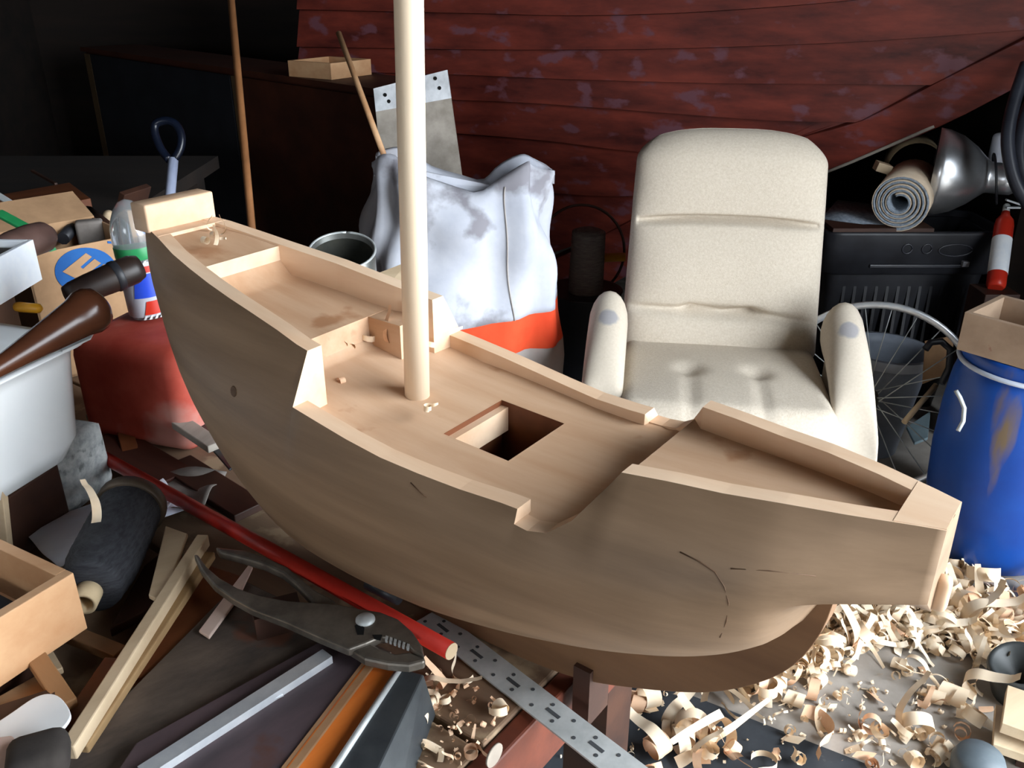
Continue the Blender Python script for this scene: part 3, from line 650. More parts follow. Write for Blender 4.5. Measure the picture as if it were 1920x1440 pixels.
# things in the box
def stickthing(name, pa, pb, r, m, label, cat, d0, d1=None, flat=None):
    return obj(name, B().tube([PD(*pa, d0), PD(*pb, d1 or d0)], r, 10, flat=flat), m, None, 0, label, cat)
stickthing('dark_chisel', (118, 448), (148, 412), .012, M_black, 'short black tool handle sticking out of the cardboard box', 'tool handle', 1.70, 1.78)
stickthing('dark_lath', (160, 392), (222, 442), .016, M_darkb, 'dark brown lath leaning out of the cardboard box', 'lath', 1.92, 1.74, .4)
obj('grey_wedge', B().rbox(PD(170, 436, 1.74), (.05, .03, .05), .006, Rz(.4)), M_cloth, None, label='grey rag corner in the cardboard box beside the lath', cat='rag')
obj('green_cup', B().lathe([(.03, 0), (.031, .006), (.03, .03), (.002, .034)], PD(115, 445, 1.8), (.1, -.2, 1), 16), mat('pale_green', '#8fb5a8', '#a8c8bc', 6, .4), None, label='pale green plastic cup in the cardboard box', cat='cup')
# mallet with a rounded brown head and the green strip beside it
qa, qb = PD(0, 468, 1.32), PD(94, 440, 1.42); qx = qb-qa; ql = qx.length
obj('wooden_maul', B().lathe([(.018, 0), (.022, ql*.2), (.025, ql*.6), (.024, ql*.85), (.017, ql*.96), (.006, ql), (.0005, ql+.001)], qa, qx, 20), mat('worn_handle', '#4a3630', '#6c534c', 9, .4, .05), None, label='worn brown rounded wooden maul above the foam box', cat='maul')
bar('green_strip', PD(-5, 398, 1.5), PD(62, 434, 1.5), .022, .006, M_green, 'flat green plastic strip behind the worn brown maul', 'strip')
obj('crate_stack', B().box((-.98, 1.28, (ZB+1.02)/2), (.34, .2, 1.02-ZB), Rz(.25)), M_darkb, None, label='dark crate behind the basin carrying the worn maul', cat='crate')

# dark scraps between chest and rod
def pbar(name, pa, pb, za, zb, wd, th, m, label, cat='lath', roll=0): return bar(name, P(*pa, ZB+za), P(*pb, ZB+zb), wd, th, m, label, cat, roll)
pbar('grey_batten', (240, 728), (405, 838), .062, .05, .026, .012, M_greywood, 'weathered grey batten slanting down from the red chest')
pbar('grey_batten', (165, 785), (262, 752), .03, .03, .014, .01, mat('dull_green_wood', '#5b6a60', '#6d7a70', 12, .8), 'dull green stick beside the enamel basin')
pbar('brown_offcut', (225, 772), (245, 850), .028, .012, .024, .012, M_brown, 'brown offcut below the dull green stick', 'offcut')
pbar('orange_offcut', (292, 775), (298, 822), .03, .01, .010, .01, M_orange, 'small orange varnished offcut under the grey batten', 'offcut')
pbar('grey_offcut', (270, 762), (285, 805), .03, .02, .014, .01, M_greywood, 'small grey offcut beside the orange offcut', 'offcut')
pbar('dark_offcut', (330, 870), (470, 960), .012, .012, .05, .012, M_darkb, 'dark board scrap lying beyond the grey cloth', 'board')
pbar('dark_offcut', (200, 820), (330, 900), .012, .012, .06, .012, wood('red_dark', '#38180f', '#522a1a', AX, 12, .7), 'dark red-brown board scrap under the far end of the red rod', 'board')
slab('gap_shade_sheet', [(335, 770), (368, 745), (455, 860), (430, 880)], ZB+.045, .004, M_black, 'thin black sheet standing for the shade in the gap between the hull and the grey batten', 'sheet')  # black strip in place of the shaded gap beside the hull
stickthing('dark_tool', (690, 1092), (750, 1122), .008, M_black, 'black tool with a shiny tip under the model hull', 'tool', .98, .96)

# ------------------------------------------------------------------ back left : second bench, cupboard, shovel, poles
bk = thing('back_bench', (-1.64, 2.55, 0), 'dark bench covered with scraps against the left side of the shed', 'bench')
obj('top', B().box((-1.64, 2.55, .87), (1.32, .9, .04)), M_wall, bk)
for x, y in ((-2.2, 2.2), (-1.05, 2.2), (-2.2, 2.9), (-1.05, 2.9)): obj('leg', B().box((x, y, .425), (.07, .07, .85)), M_wall, bk)
slab('brown_plank', [(-40, 372), (130, 342), (170, 372), (20, 400)], .92, .03, M_brown, 'broad brown plank lying on the back bench', 'plank')
slab('brown_plank', [(20, 405), (150, 380), (180, 400), (60, 420)], .915, .025, M_orange and wood('red_plank', '#5b2f18', '#7a431f', .2, 10, .6), 'reddish plank lying in front of the broad brown plank', 'plank')
bar('hacksaw_strip', PD(-10, 362, 1.9), PD(32, 388, 1.9), .02, .004, M_steel, 'grey steel strip beside the broad brown plank', 'metal strip')
bar('dark_board', P(235, 432, .90), P(235, 366, 1.0)+Vector((0, .06, 0)), .09, .015, M_darkb, 'dark brown upright board behind the cardboard box', 'board')
obj('wooden_peg', B().lathe([(.006, 0), (.014, .008), (.016, .02), (.010, .034), (.001, .038)], PD(208, 418, 2.0), (.2, -.6, .8), 14), M_pine2, None, label='small pale wooden peg behind the cardboard box', cat='peg')
pbar('thin_stick', (60, 320), (105, 345), .2, .2, .008, .006, M_darkb, 'thin dark stick at the back of the back bench', 'stick')
# cupboard
ZC = 1.1; ca_, cb_ = P(155, 88, ZC), P(708, 166, ZC); cd = cb_-ca_; cn = Vector((0, 0, 1)).cross(cd).normalized()
if cn.y < 0: cn = -cn
cbd = thing('cupboard', Vector((ca_.x, ca_.y, 0))+Vector((cd.x, cd.y, 0))*.5+cn*.12, 'long dark cupboard with a black door and a brown end panel', 'cupboard')
def cq(t0, t1, o0, o1, z0, z1):
    g = lambda t, o, z: Vector((ca_.x, ca_.y, 0))+Vector((cd.x, cd.y, 0))*t+cn*o+Vector((0, 0, z))
    return B().hexa([g(t0, o0, z0), g(t1, o0, z0), g(t1, o1, z0), g(t0, o1, z0), g(t0, o0, z1), g(t1, o0, z1), g(t1, o1, z1), g(t0, o1, z1)])
obj('carcass', cq(.0, 1, .012, .26, 0, ZC-.02), M_cupb, cbd); obj('top_board', cq(-.005, 1.005, -.01, .28, ZC-.02, ZC), M_cupb, cbd)
obj('door', cq(.03, .60, 0, .012, .05, ZC-.03), M_cup, cbd, label='black door'); obj('end_stile', cq(.0, .027, 0, .012, 0, ZC-.03), wood('stile', '#4b3a26', '#5e4a30', 0, 8, .7), cbd)
obj('side_panel', cq(.63, .99, .0, .012, .03, ZC-.03), M_cupb, cbd); obj('mid_stile', cq(.605, .625, 0, .012, 0, ZC-.03), MATS['stile'], cbd)
# small pine tray on it
t0 = P(622, 150, ZC+.001); tu = (P(697, 140, ZC+.001)-t0); tv = (P(560, 140, ZC+.001)-t0); tu.z = tv.z = 0
tv = (tv-tu.normalized()*tv.dot(tu.normalized())).normalized()*tv.length*.9
obox('pine_tray', t0, tu, tv, .055, .012, M_pine, 'small open pine tray on top of the cupboard', 'tray')
# rods
stickthing('thin_rod', (635, 62), (723, 300), .0085, M_pine, 'thin wooden rod leaning in front of the pine tray', 'rod', 2.62, 2.45)
pa, pb = PD(428, -60, 2.35), PD(472, 428, 2.15); dr_ = (pb-pa).normalized(); fl_ = pb+dr_*((0.0-pb.z)/dr_.z)
obj('tall_pole', B().tube([pa, pb, fl_+Vector((0, 0, .004))], .0095, 12), wood('pole_brown', '#7a4f2e', '#96653e', 1.57, 10, .6), None, 0, 'tall thin brown pole standing behind the bow of the model', 'pole')
# shovel with a D handle
sh = thing('shovel', (PD(322, 380, 2.3).x, PD(322, 380, 2.3).y, 0), 'shovel with a blue D-shaped grip and a pale shaft, leaning in the dark corner', 'shovel')
g = [PD(x, y, 2.3) for x, y in ((318, 300), (302, 280), (290, 250), (292, 232), (312, 226), (330, 234), (340, 255), (338, 278), (326, 300))]
M_dblue = mat('dark_blue', '#080c16', '#0f1626', 8, .3)
obj('grip', B().tube([Vector(p) for p in smooth_poly([tuple(q) for q in g], 3)], .011, 10), M_dblue, sh, label='dark blue D-shaped grip')
obj('shaft', B().tube([PD(325, 298, 2.3), PD(318, 378, 2.28), PD(312, 460, 2.26), Vector((PD(312, 460, 2.26).x+.01, PD(312, 460, 2.26).y-.02, .3))], .013, 12), mat('pale_shaft', '#9aa3bd', '#b0b8cc', 8, .3), sh, label='pale shaft')
bl = Vector((PD(312, 460, 2.26).x+.01, PD(312, 460, 2.26).y-.02, .31))
obj('blade', B().prism([bl+Vector((-.09, 0, 0)), bl+Vector((.09, 0, 0)), bl+Vector((.1, -.01, -.2)), bl+Vector((0, -.02, -.3)), bl+Vector((-.1, -.01, -.2))], (0, .003, 0)), M_dsteel, sh)
# leaning weathered board with a white painted end
wbn = thing('painted_board', (-.25, 2.75, 0), 'weathered grey board with a white painted top end, leaning behind the canvas sack', 'board')
B0 = [PYw(700, 166, 2.93), PYw(838, 131, 2.93), PYw(866, 330, 2.892), None, None, PYw(717, 330, 2.892)]
for i_, j_, k_ in ((3, 1, 2), (4, 0, 5)):
    dq = (B0[k_]-B0[j_])*Vector((1, 1, 1)).x; B0[i_] = B0[k_]+dq*((.01-B0[k_].z)/dq.z)
nb_ = (B0[1]-B0[0]).cross(B0[2]-B0[0]).normalized()
if nb_.y < 0: nb_ = -nb_
wm_ = lambda t: (B0[0]+(B0[5]-B0[0])*t, B0[1]+(B0[2]-B0[1])*t)
l1, r1_ = wm_(.26)
obj('bare_part', B().prism([l1, r1_, B0[2], B0[3], B0[4], B0[5]], nb_*.02), M_greywood, wbn, label='bare grey part')
pe_ = obj('painted_end', B().prism([B0[0], B0[1], r1_, l1], nb_*.021), mat('flaked_white', '#b9bcc0', '#dfe2e6', 18, .8, .2), wbn, label='flaked white painted end')
for x, y in ((722, 178), (816, 147), (729, 190), (824, 165)):
    c = PP(x, y, B0[0]-nb_*.001, nb_); obj('screw_hole', B().lathe([(.006, 0), (.006, .001)], c, -nb_, 10), MATS['slot_black'], pe_)
# paint tin on a dark stool
tc_ = PD(641, 470, 2.0)
sto = thing('dark_stool', (tc_.x+.05, tc_.y+.05, 0), 'dark square stool carrying the open tin behind the model', 'stool')
TA = Vector((.03, -.30, .95)).normalized(); TR = .0745; tb_ = tc_-TA*.168; zs_ = tb_.z-TR*math.sqrt(1-TA.z**2)
obj('seat', B().box((tc_.x+.02, tc_.y+.04, zs_-.02), (.26, .28, .04)), M_darkb, sto)
for dx, dy in ((-.10, -.11), (.10, -.11), (-.10, .11), (.10, .11)): obj('leg', B().box((tc_.x+.02+dx, tc_.y+.04+dy, (zs_-.04)/2), (.04, .04, zs_-.04)), M_darkb, sto)
ti = thing('open_tin', (tc_.x, tc_.y, zs_), 'open shiny metal tin tipped forward behind the rail of the model', 'tin')
obj('wall', B().lathe([(TR-.003, 0), (TR-.001, .002), (TR-.001, .168), (TR-.0045, .168), (TR-.0045, .006), (.001, .005)], tb_, TA, 40), M_tin, ti)
obj('lining', B().lathe([(TR-.0048, .155), (TR-.005, .008), (.001, .0075)], tb_, TA, 40, caps=False), M_tinin, ti, label='dull dark inside')
obj('rim', B().tube([tc_+TA.cross(Vector((1, 0, 0))).normalized()*math.cos(a)*TR+TA.cross(TA.cross(Vector((1, 0, 0)))).normalized()*math.sin(a)*TR for a in [i/40*2*PI for i in range(41)]], .003, 8), M_steel, ti, label='bright rolled rim')
obj('stool_offcut', B().prism([PD(700, 515, 2.02), PD(765, 490, 2.1), PD(790, 540, 2.05), PD(720, 545, 1.98)], (0, 0, -.02)), M_pine2, None, .001, 'pale wood offcut beside the open tin', 'offcut')

# ------------------------------------------------------------------ canvas sack
sk = thing('canvas_sack', (-.14, 2.5, 0), 'big white canvas sack with an orange band, standing upright behind the mast', 'sack')
def sack_pt(u, z, zt):
    a = 2*PI*u; t = z/.95
    wx = .245+.035*math.sin(PI*min(max((z-.15)/.75, 0), 1)); wy = .19*(1-.10*t)
    f = max(0, (z-.62)/.36); wy *= (1-.55*min(f, 1)**1.6)
    c, s_ = math.cos(a), math.sin(a); ex = .72
    x = wx*abs(c)**ex*(1 if c >= 0 else -1); y = wy*abs(s_)**ex*(1 if s_ >= 0 else -1)
    fold = .010*math.sin(5*a+7*z)+.007*math.sin(11*a-9*z)+.014*f*math.sin(7*a+16*z)+.010*math.sin(3*a+22*z)*max(0, min(1, (z-.4)*3))
    r = math.hypot(x, y)+1e-6
    return Vector((-.14+x*(1+fold/r*1.1)+.012*math.sin(6*z), 2.5+y*(1+fold/r*2.0), z))
def sack_top(u):
    c = math.cos(2*PI*u); x = .27*abs(c)**.72*(1 if c >= 0 else -1)
    return .905+.085*math.exp(-((x+.20)/.10)**2)+.065*math.exp(-((x-.205)/.075)**2)-.018*math.exp(-((x-.06)/.06)**2)
def sack_ring(k, n=64):
    return [sack_pt(j/n, k*sack_top(j/n), 0) for j in range(n)]
obj('grey_base', B().loft([[sack_pt(j/64, z, 0) for j in range(64)] for z in (.0, .1, .2, .3, .4, .46)], caps=True), M_greyc, sk, label='grey lower part')
def bandz(u, t): return .46+(.085+.03*math.cos(2*PI*u))*t
obj('orange_band', B().loft([[sack_pt(j/64, bandz(j/64, t), 0) for j in range(64)] for t in (0, .33, .66, 1)], caps=False), M_orangec, sk, label='orange band')
rows = []
for i in range(23):
    t = i/22
    rows.append([sack_pt(j/64, bandz(j/64, 1)+(sack_top(j/64)-bandz(j/64, 1))*t, 0) for j in range(64)])
last = rows[-1]
for sh_, dzz in ((.82, .010), (.5, .006), (.15, -.03)):
    rows.append([Vector((p.x*1.0, 2.5+(p.y-2.5)*sh_, p.z+dzz)) for p in last])
obj('canvas_body', B().loft(rows, caps=True), M_sack, sk, label='white canvas body')
seam = []
for i in range(24):
    t = i/23; u = .82
    p = sack_pt(u, bandz(u, 1)+(sack_top(u)-.02-bandz(u, 1))*t, 0); seam.append(p+Vector((.0, -.001, 0)))
obj('side_seam', B().tube(seam, .002, 6), M_greyc, sk)

# ------------------------------------------------------------------ easy chair
CH = Vector((.575, 2.22, 0)); CR = Rz(-.15)
def cw(x, y, z): return CH+CR@Vector((x, y, z))
M_chair = M_fab
chair = thing('easy_chair', CH, 'beige fabric easy chair with a high reclined back and padded arms', 'chair')
def backrest():
    secs = []; NR = 150; NS = 96; H = .66
    for i in range(NR+1):
        t = i/NR; tt = t
        wd = .285-.018*t
        if t > .90: wd *= (1-((t-.90)/.10)**3*.22) 
        if t < .05: wd *= .93+.07*(t/.05)
        th = .075-.01*t
        if t > .88: th *= max(0, 1-((t-.88)/.12)**2.2)**.5
        th = max(th, .004); ring = []
        for j in range(NS):
            a = 2*PI*j/NS; c, s_ = math.cos(a), math.sin(a)
            x = wd*abs(c)**.42*(1 if c >= 0 else -1); y = -th*abs(s_)**.5*(1 if s_ >= 0 else -1)
            if s_ > 0:                                          # front: cushions and dimples
                e = 1-abs(x/wd)**4
                tc2 = .635-.025*(x/wd)**2
                cre = -.045*math.exp(-((t-tc2)/.014)**2)*(1 if abs(x/wd) < .93 else .3)
                low = -.020*math.exp(-((t-.235+.05*max(0, x/wd-.25))/.02)**2)
                dim = -.036*(math.exp(-((x+.085)/.022)**2-((t-.24)/.03)**2)+math.exp(-((x-.085)/.022)**2-((t-.235)/.03)**2))
                pull = -.007*max(0, math.sin((x-.02)*110))*math.exp(-((x-.0)/.10)**2)*math.exp(-((t-.40)/.10)**2)
                puff = .018*math.sin(PI*min(1, max(0, (t-.64)/.36)))+.020*math.sin(PI*min(1, max(0, (t-.24)/.40)))+.012*math.sin(PI*min(1, max(0, t/.24)))
                y -= (puff+cre+low+dim+pull)*e
            h = t*H
            if t > .7: h -= .050*((abs(x)/.27)**3)*((t-.7)/.3)
            lean = .25
            ring.append(cw(x, .235+y+h*math.sin(lean), .40+h*math.cos(lean)))
        secs.append(ring)
    return B().loft(secs)
obj('backrest', backrest(), M_chair, chair)
def seat():
    def fn(u, v):
        a = u*2-1; b_ = v*2-1
        sx_ = .30; x = a*sx_; y = .235-(v*.56)
        edge = (max(0, abs(a)-.80)/.20)**2.2; fr = (max(0, b_-.62)/.38)**2.2
        z = .455-.085*edge-.15*fr+.02*math.sin(PI*v)*(1-a*a)
        z -= .022*(math.exp(-((x+.09)/.03)**2-((v-.48)/.06)**2)+math.exp(-((x-.09)/.03)**2-((v-.48)/.06)**2))
        z -= .007*(math.exp(-((x+.09)/.018)**2)+math.exp(-((x-.09)/.014)**2))*max(0, min(1, (v-.48)*6))
        y += .03*fr+.05*abs(a)**4*max(0, b_)
        return cw(x, y, z)
    b = B().grid(fn, 44, 44)
    return b
obj('seat', seat(), M_chair, chair, fix=False, solid=.0)
obj('seat_frame', B().rbox(cw(0, -.03, .335), (.56, .5, .11), .04, CR), M_chair, chair)
def armmat():
    m, nt, b = _nt('arm_fabric'); N = nt.nodes; L = nt.links
    tc = N.new('ShaderNodeTexCoord'); no = N.new('ShaderNodeTexNoise'); no.inputs['Scale'].default_value = 160
    L.new(tc.outputs['Object'], no.inputs['Vector'])
    cr = N.new('ShaderNodeValToRGB'); cr.color_ramp.elements[0].color = hexc('#bfb2a0'); cr.color_ramp.elements[1].color = hexc('#d0c5b5')
    L.new(no.outputs['Fac'], cr.inputs[0]); col = cr.outputs[0]
    for wp in ((1545, 640, .315), (1138, 625, -.315)):
        c = cw(wp[2], -.0, .59)-CH
        ds = N.new('ShaderNodeVectorMath'); ds.operation = 'DISTANCE'; L.new(tc.outputs['Object'], ds.inputs[0]); ds.inputs[1].default_value = c
        n2 = N.new('ShaderNodeTexNoise'); n2.inputs['Scale'].default_value = 30; L.new(tc.outputs['Object'], n2.inputs['Vector'])
        ad = N.new('ShaderNodeMath'); ad.operation = 'MULTIPLY_ADD'; L.new(n2.outputs['Fac'], ad.inputs[0]); ad.inputs[1].default_value = .02; L.new(ds.outputs['Value'], ad.inputs[2])
        lt = N.new('ShaderNodeMapRange'); L.new(ad.outputs[0], lt.inputs[0]); lt.inputs[1].default_value = .034; lt.inputs[2].default_value = .042; lt.inputs[3].default_value = .8; lt.inputs[4].default_value = 0
        mx = N.new('ShaderNodeMix'); mx.data_type = 'RGBA'; L.new(lt.outputs[0], mx.inputs[0]); L.new(col, mx.inputs[6]); mx.inputs[7].default_value = hexc('#8f8f96'); col = mx.outputs[2]
    L.new(col, b.inputs['Base Color']); b.inputs['Roughness'].default_value = .95
    return m
M_arm = armmat()
for sgn in (-1, 1):
    pth = [(.16, .535), (.12, .545), (.05, .54), (-.04, .51), (-.13, .465), (-.21, .41), (-.26, .365), (-.285, .335)]
    pth = smooth_poly([(y, z) for y, z in pth], 4); secs = []; n_ = len(pth)
    for i, (y, z) in enumerate(pth):
        a = pth[max(i-1, 0)]; c = pth[min(i+1, n_-1)]; tx, tz = c[0]-a[0], c[1]-a[1]; l = math.hypot(tx, tz); tx, tz = tx/l, tz/l
        q_ = min(i, n_-1-i)/7; k = min(1, max(.02, 1-(1-min(q_, 1))**2)**.5); rx = .055*k; rn = .092*k
        ring = []
        for j in range(20):
            an = 2*PI*j/20; q = math.cos(an); w2 = math.sin(an)
            off = rn*w2
            ring.append(cw(sgn*.318+rx*q, y-tz*off*-1 if False else y+tz*off*-1, z+tx*off*1*-1 if False else z+tx*off*-1))
        secs.append(ring)
    obj('armrest', B().loft(secs), M_arm, chair, label='padded beige arm with a worn grey patch')
    # outer panel under the arm
    obj('arm_panel', B().rbox(cw(sgn*.318, .02, .40), (.05, .26, .22), .022, CR), M_chair, chair)
    obj('arm_clear_cover', B().rbox(cw(sgn*.352, -.06, .45), (.012, .33, .20), .005, CR), mat('cover_film', '#cfcac4', '#ddd8d2', 9, .3, trans=.5), chair) if False else None
obj('pedestal', B().lathe([(.04, .06), (.03, .09), (.03, .29)], cw(0, 0, 0), (0, 0, 1), 16), M_dsteel, chair)
for k in range(5):
    a = k*2*PI/5+.3; obj('foot', B().tube([cw(0, 0, .09), cw(.18*math.cos(a), .18*math.sin(a), .06), cw(.30*math.cos(a), .30*math.sin(a), .02)], [.025, .022, .018], 10), M_darkb, chair)

# ------------------------------------------------------------------ clinker-built boat behind
def hull_y(x, z): return 2.98+.40*(1.6-x)+.05*max(0, x-1.0)**2-.30*(z-.95)
def PH(px, py, out=0):
    r = ray(px, py); c0 = Vector((0, 0, CZ)); t = 3.0
    for _ in range(30):
        p = c0+r*t; t += (hull_y(p.x, p.z)-p.y)/(r.y+.40*r.x+.30*r.z)*.9
    p = c0+r*t; n = Vector((-.40, -1, -.30)).normalized(); return p+n*out
SE = [[(560, -150), (1079, -112), (1300, -122), (1590, -165), (2000, -250)], [(560, -72), (1079, -40), (1300, -48), (1590, -82), (2000, -155)],
      [(560, 15), (880, 22), (1079, 26), (1300, 20), (1590, -2), (1800, -30), (2000, -68)], [(560, 85), (900, 90), (1108, 90), (1300, 87), (1590, 76), (1784, 63), (1960, 50)],
      [(560, 130), (855, 137), (1078, 146), (1350, 153), (1494, 154), (1745, 156)], [(560, 175), (930, 187), (1108, 198), (1350, 216), (1461, 223), (1612, 226)],
      [(560, 225), (989, 257), (1177, 279), (1340, 286), (1490, 258)], [(560, 310), (900, 345), (1108, 363), (1230, 360), (1330, 332)], [(560, 420), (800, 450), (1000, 460), (1130, 438)]]
RB = [(2010, 20), (1920, 69), (1784, 137), (1623, 219), (1581, 233), (1494, 257), (1350, 322), (1180, 412), (1000, 500), (800, 560)]
KBt = [(2010, 110), (1920, 152), (1784, 223), (1655, 278), (1526, 326), (1380, 398), (1200, 500), (1010, 600), (800, 660)]
def resample(pl, n):
    q = smooth_poly(pl, 6); d = [0]
    for a, b_ in zip(q, q[1:]): d.append(d[-1]+math.hypot(b_[0]-a[0], b_[1]-a[1]))
    out = []; k = 0
    for i in range(n+1):
        s = d[-1]*i/n
        while k < len(d)-2 and d[k+1] < s: k += 1
        t = (s-d[k])/max(d[k+1]-d[k], 1e-9); out.append((q[k][0]+(q[k+1][0]-q[k][0])*t, q[k][1]+(q[k+1][1]-q[k][1])*t))
    return out
cbt = thing('clinker_boat', PH(1300, 480)-Vector((0, 0, PH(1300, 480).z-.0)), 'full-size red-brown clinker-planked boat hull looming behind the chair', 'boat')
NB = 28
for k in range(len(SE)-1):
    up, lo = resample(SE[k], NB), resample(SE[k+1], NB); secs = []
    for i in range(NB+1):
        secs.append([PH(up[i][0], up[i][1]+5, -.006), PH(lo[i][0], lo[i][1], .016), PH(lo[i][0], lo[i][1], -.006), PH(up[i][0], up[i][1]+5, -.022)])
    obj('strake', B().loft(secs, smooth=False), M_clink, cbt)
bk_ = [resample(q, 10) for q in SE]
obj('inner_hull', B().loft([[PH(x, y, -.026) for x, y in q] for q in bk_], closed=False, caps=False), mat('hull_inside', '#160a07', '#200f0a', 9, .9), cbt, label='dark backing sheet standing for the shade in the strake seams')  # backing coloured near black so the strake gaps look shaded
rb_, kb_ = resample(RB, 24), resample(KBt, 24)
obj('garboard', B().loft([[PH(SE[-1][0][0]+(1130-560)*i/12, resample(SE[-1], 12)[i][1], 0), PH(700+(1130-700)*i/12, 590-150*i/12, .008), PH(700+(1130-700)*i/12, 590-150*i/12, -.015), PH(SE[-1][0][0]+(1130-560)*i/12, resample(SE[-1], 12)[i][1], -.02)] for i in range(13)], smooth=False), M_clink, cbt)
obj('keel_plank', B().loft([[PH(*rb_[i], .022), PH(*kb_[i], .022), PH(*kb_[i], -.03), PH(*rb_[i], -.03)] for i in range(25)], smooth=False), M_clink, cbt, bevel=.004)
obj('keel_batten', B().tube([PH(1520, 330, .02), PH(1600, 297, .025), PH(1690, 258, .025), PH(1752, 232, .02)], .006, 6), M_greywood, cbt, label='pale splintered strip along the keel')
# prop under the hull
pp_ = PH(1180, 500, -.05)
obj('hull_prop', B().box((pp_.x-.3, pp_.y, pp_.z/2-.12), (.12, .12, pp_.z-.24)), M_darkb, None, label='dark timber post under the clinker hull', cat='post')

# ------------------------------------------------------------------ right side : tote, carpet, lamp, extinguisher, hose
TX0, TX1 = 1.03, 1.64; TYf, TYb = 2.84, 3.16; TZ = .672
tcx, tcy = (TX0+TX1)/2, (TYf+TYb)/2
tote = thing('storage_tote', (tcx, tcy, 0), 'large ribbed black plastic storage tote behind the chair', 'storage box')
def trr(a, b_, r, z, n=5):
    out = []
    for qx, qy, a0 in ((1, 1, 0), (-1, 1, PI/2), (-1, -1, PI), (1, -1, 3*PI/2)):
        for i in range(n+1):
            an = a0+i/n*PI/2; out.append(Vector((tcx+qx*(a-r)+r*math.cos(an), tcy+qy*(b_-r)+r*math.sin(an), z)))
    return out
A_, B_ = (TX1-TX0)/2, (TYb-TYf)/2
obj('body', B().loft([trr(A_-.09, B_-.07, .04, .0), trr(A_-.035, B_-.03, .04, TZ-.14), trr(A_-.03, B_-.025, .04, TZ-.02), trr(A_-.045, B_-.04, .04, TZ-.02), trr(A_-.10, B_-.08, .04, .02)]), M_black, tote)
obj('rim_band', B().loft([trr(A_-.02, B_-.02, .045, TZ-.15), trr(A_-.008, B_-.008, .05, TZ-.14), trr(A_, B_, .055, TZ-.01), trr(A_, B_, .055, TZ), trr(A_-.02, B_-.02, .05, TZ), trr(A_-.03, B_-.03, .05, TZ-.06)], caps=False), M_black, tote, label='smooth upper rim band')
for i in range(12):
    x = TX0+.10+i*.037; obj('rib', B().box((x, TYf+.036, .34), (.010, .02, .40), Matrix.Rotation(-.06, 3, 'X')), M_black, tote)
# handle recess and embossed marks
hy = TYf-.0005
obj('handle_lip', B().box((tcx+.02, TYf+.012, TZ-.115), (.33, .025, .012)), mat('black_gloss', '#2a2b30', '#35363c', 9, .3), tote, .003)
obj('clip', B().box((tcx+.17, TYf+.0, TZ-.105), (.022, .02, .018)), mat('grey_clip', '#8a8a90', '#9a9aa0', 9, .5), tote, .002)
for i, x in enumerate((-.03, .035)):
    obj('embossed_ring', B().tube([Vector((tcx+x+.016*math.cos(a), TYf+.002, TZ-.055+.016*math.sin(a))) for a in [k/16*2*PI for k in range(17)]], .003, 6), MATS['black_gloss'], tote)
obj('embossed_oval', B().tube([Vector((tcx+.13+.055*math.cos(a), TYf+.002, TZ-.06+.02*math.sin(a))) for a in [k/24*2*PI for k in range(25)]], .003, 6), MATS['black_gloss'], tote)
obj('tote_lid_board', B().box((tcx-.12, tcy-.02, TZ+.008), (.33, .28, .012)), M_darkb, None, label='dark board laid across the tote under the carpet roll', cat='board')
# carpet roll
cE = PD(1686, 381, 2.86); cE.z = max(cE.z, TZ+.015+.083); cA = Vector((.50, .85, .06)).normalized(); RRc = .089
cr_ = thing('carpet_roll', cE-Vector((0, 0, .083)), 'rolled grey carpet with a tan backing on top of the black tote', 'carpet')
cxv = cA.cross(Vector((0, 0, 1))).normalized(); cyv = cxv.cross(cA)
sp_ = []
turns = 4.6; NSP = 120
for i in range(NSP+1):
    t = i/NSP; an = t*turns*2*PI-PI/2-turns*2*PI; r_ = .026+(RRc-.026)*t; sp_.append((-r_*math.cos(an), r_*math.sin(an)))
tail = [(-.03, -RRc-.001), (-.08, -RRc+.0), (-.15, -RRc+.003), (-.235, -RRc+.004)]
full = sp_+tail
def ribbon(pts, L, off, m, name):
    b = B(); rows = []
    for i, (x, y) in enumerate(pts):
        a = pts[max(i-1, 0)]; c = pts[min(i+1, len(pts)-1)]; tx, ty = c[0]-a[0], c[1]-a[1]; l = math.hypot(tx, ty) or 1
        nx, ny = ty/l, -tx/l
        o0, o1 = off
        q = cE+cxv*(-x+0)+cyv*y if False else None
        p0 = cE-cxv*(-x+nx*-o0)+cyv*(y+ny*o0); p1 = cE-cxv*(-x+nx*-o1)+cyv*(y+ny*o1)
        rows.append([p0, p1, p1+cA*L, p0+cA*L])
    b.loft(rows); return obj(name, b, m, cr_)
full2 = [(-x, y) for x, y in full]
full2 = full
ribbon(full2, .24, (-.003, .004), M_carp, 'pile')
ribbon(full2, .238, (-.0055, -.0031), M_carpb, 'backing')
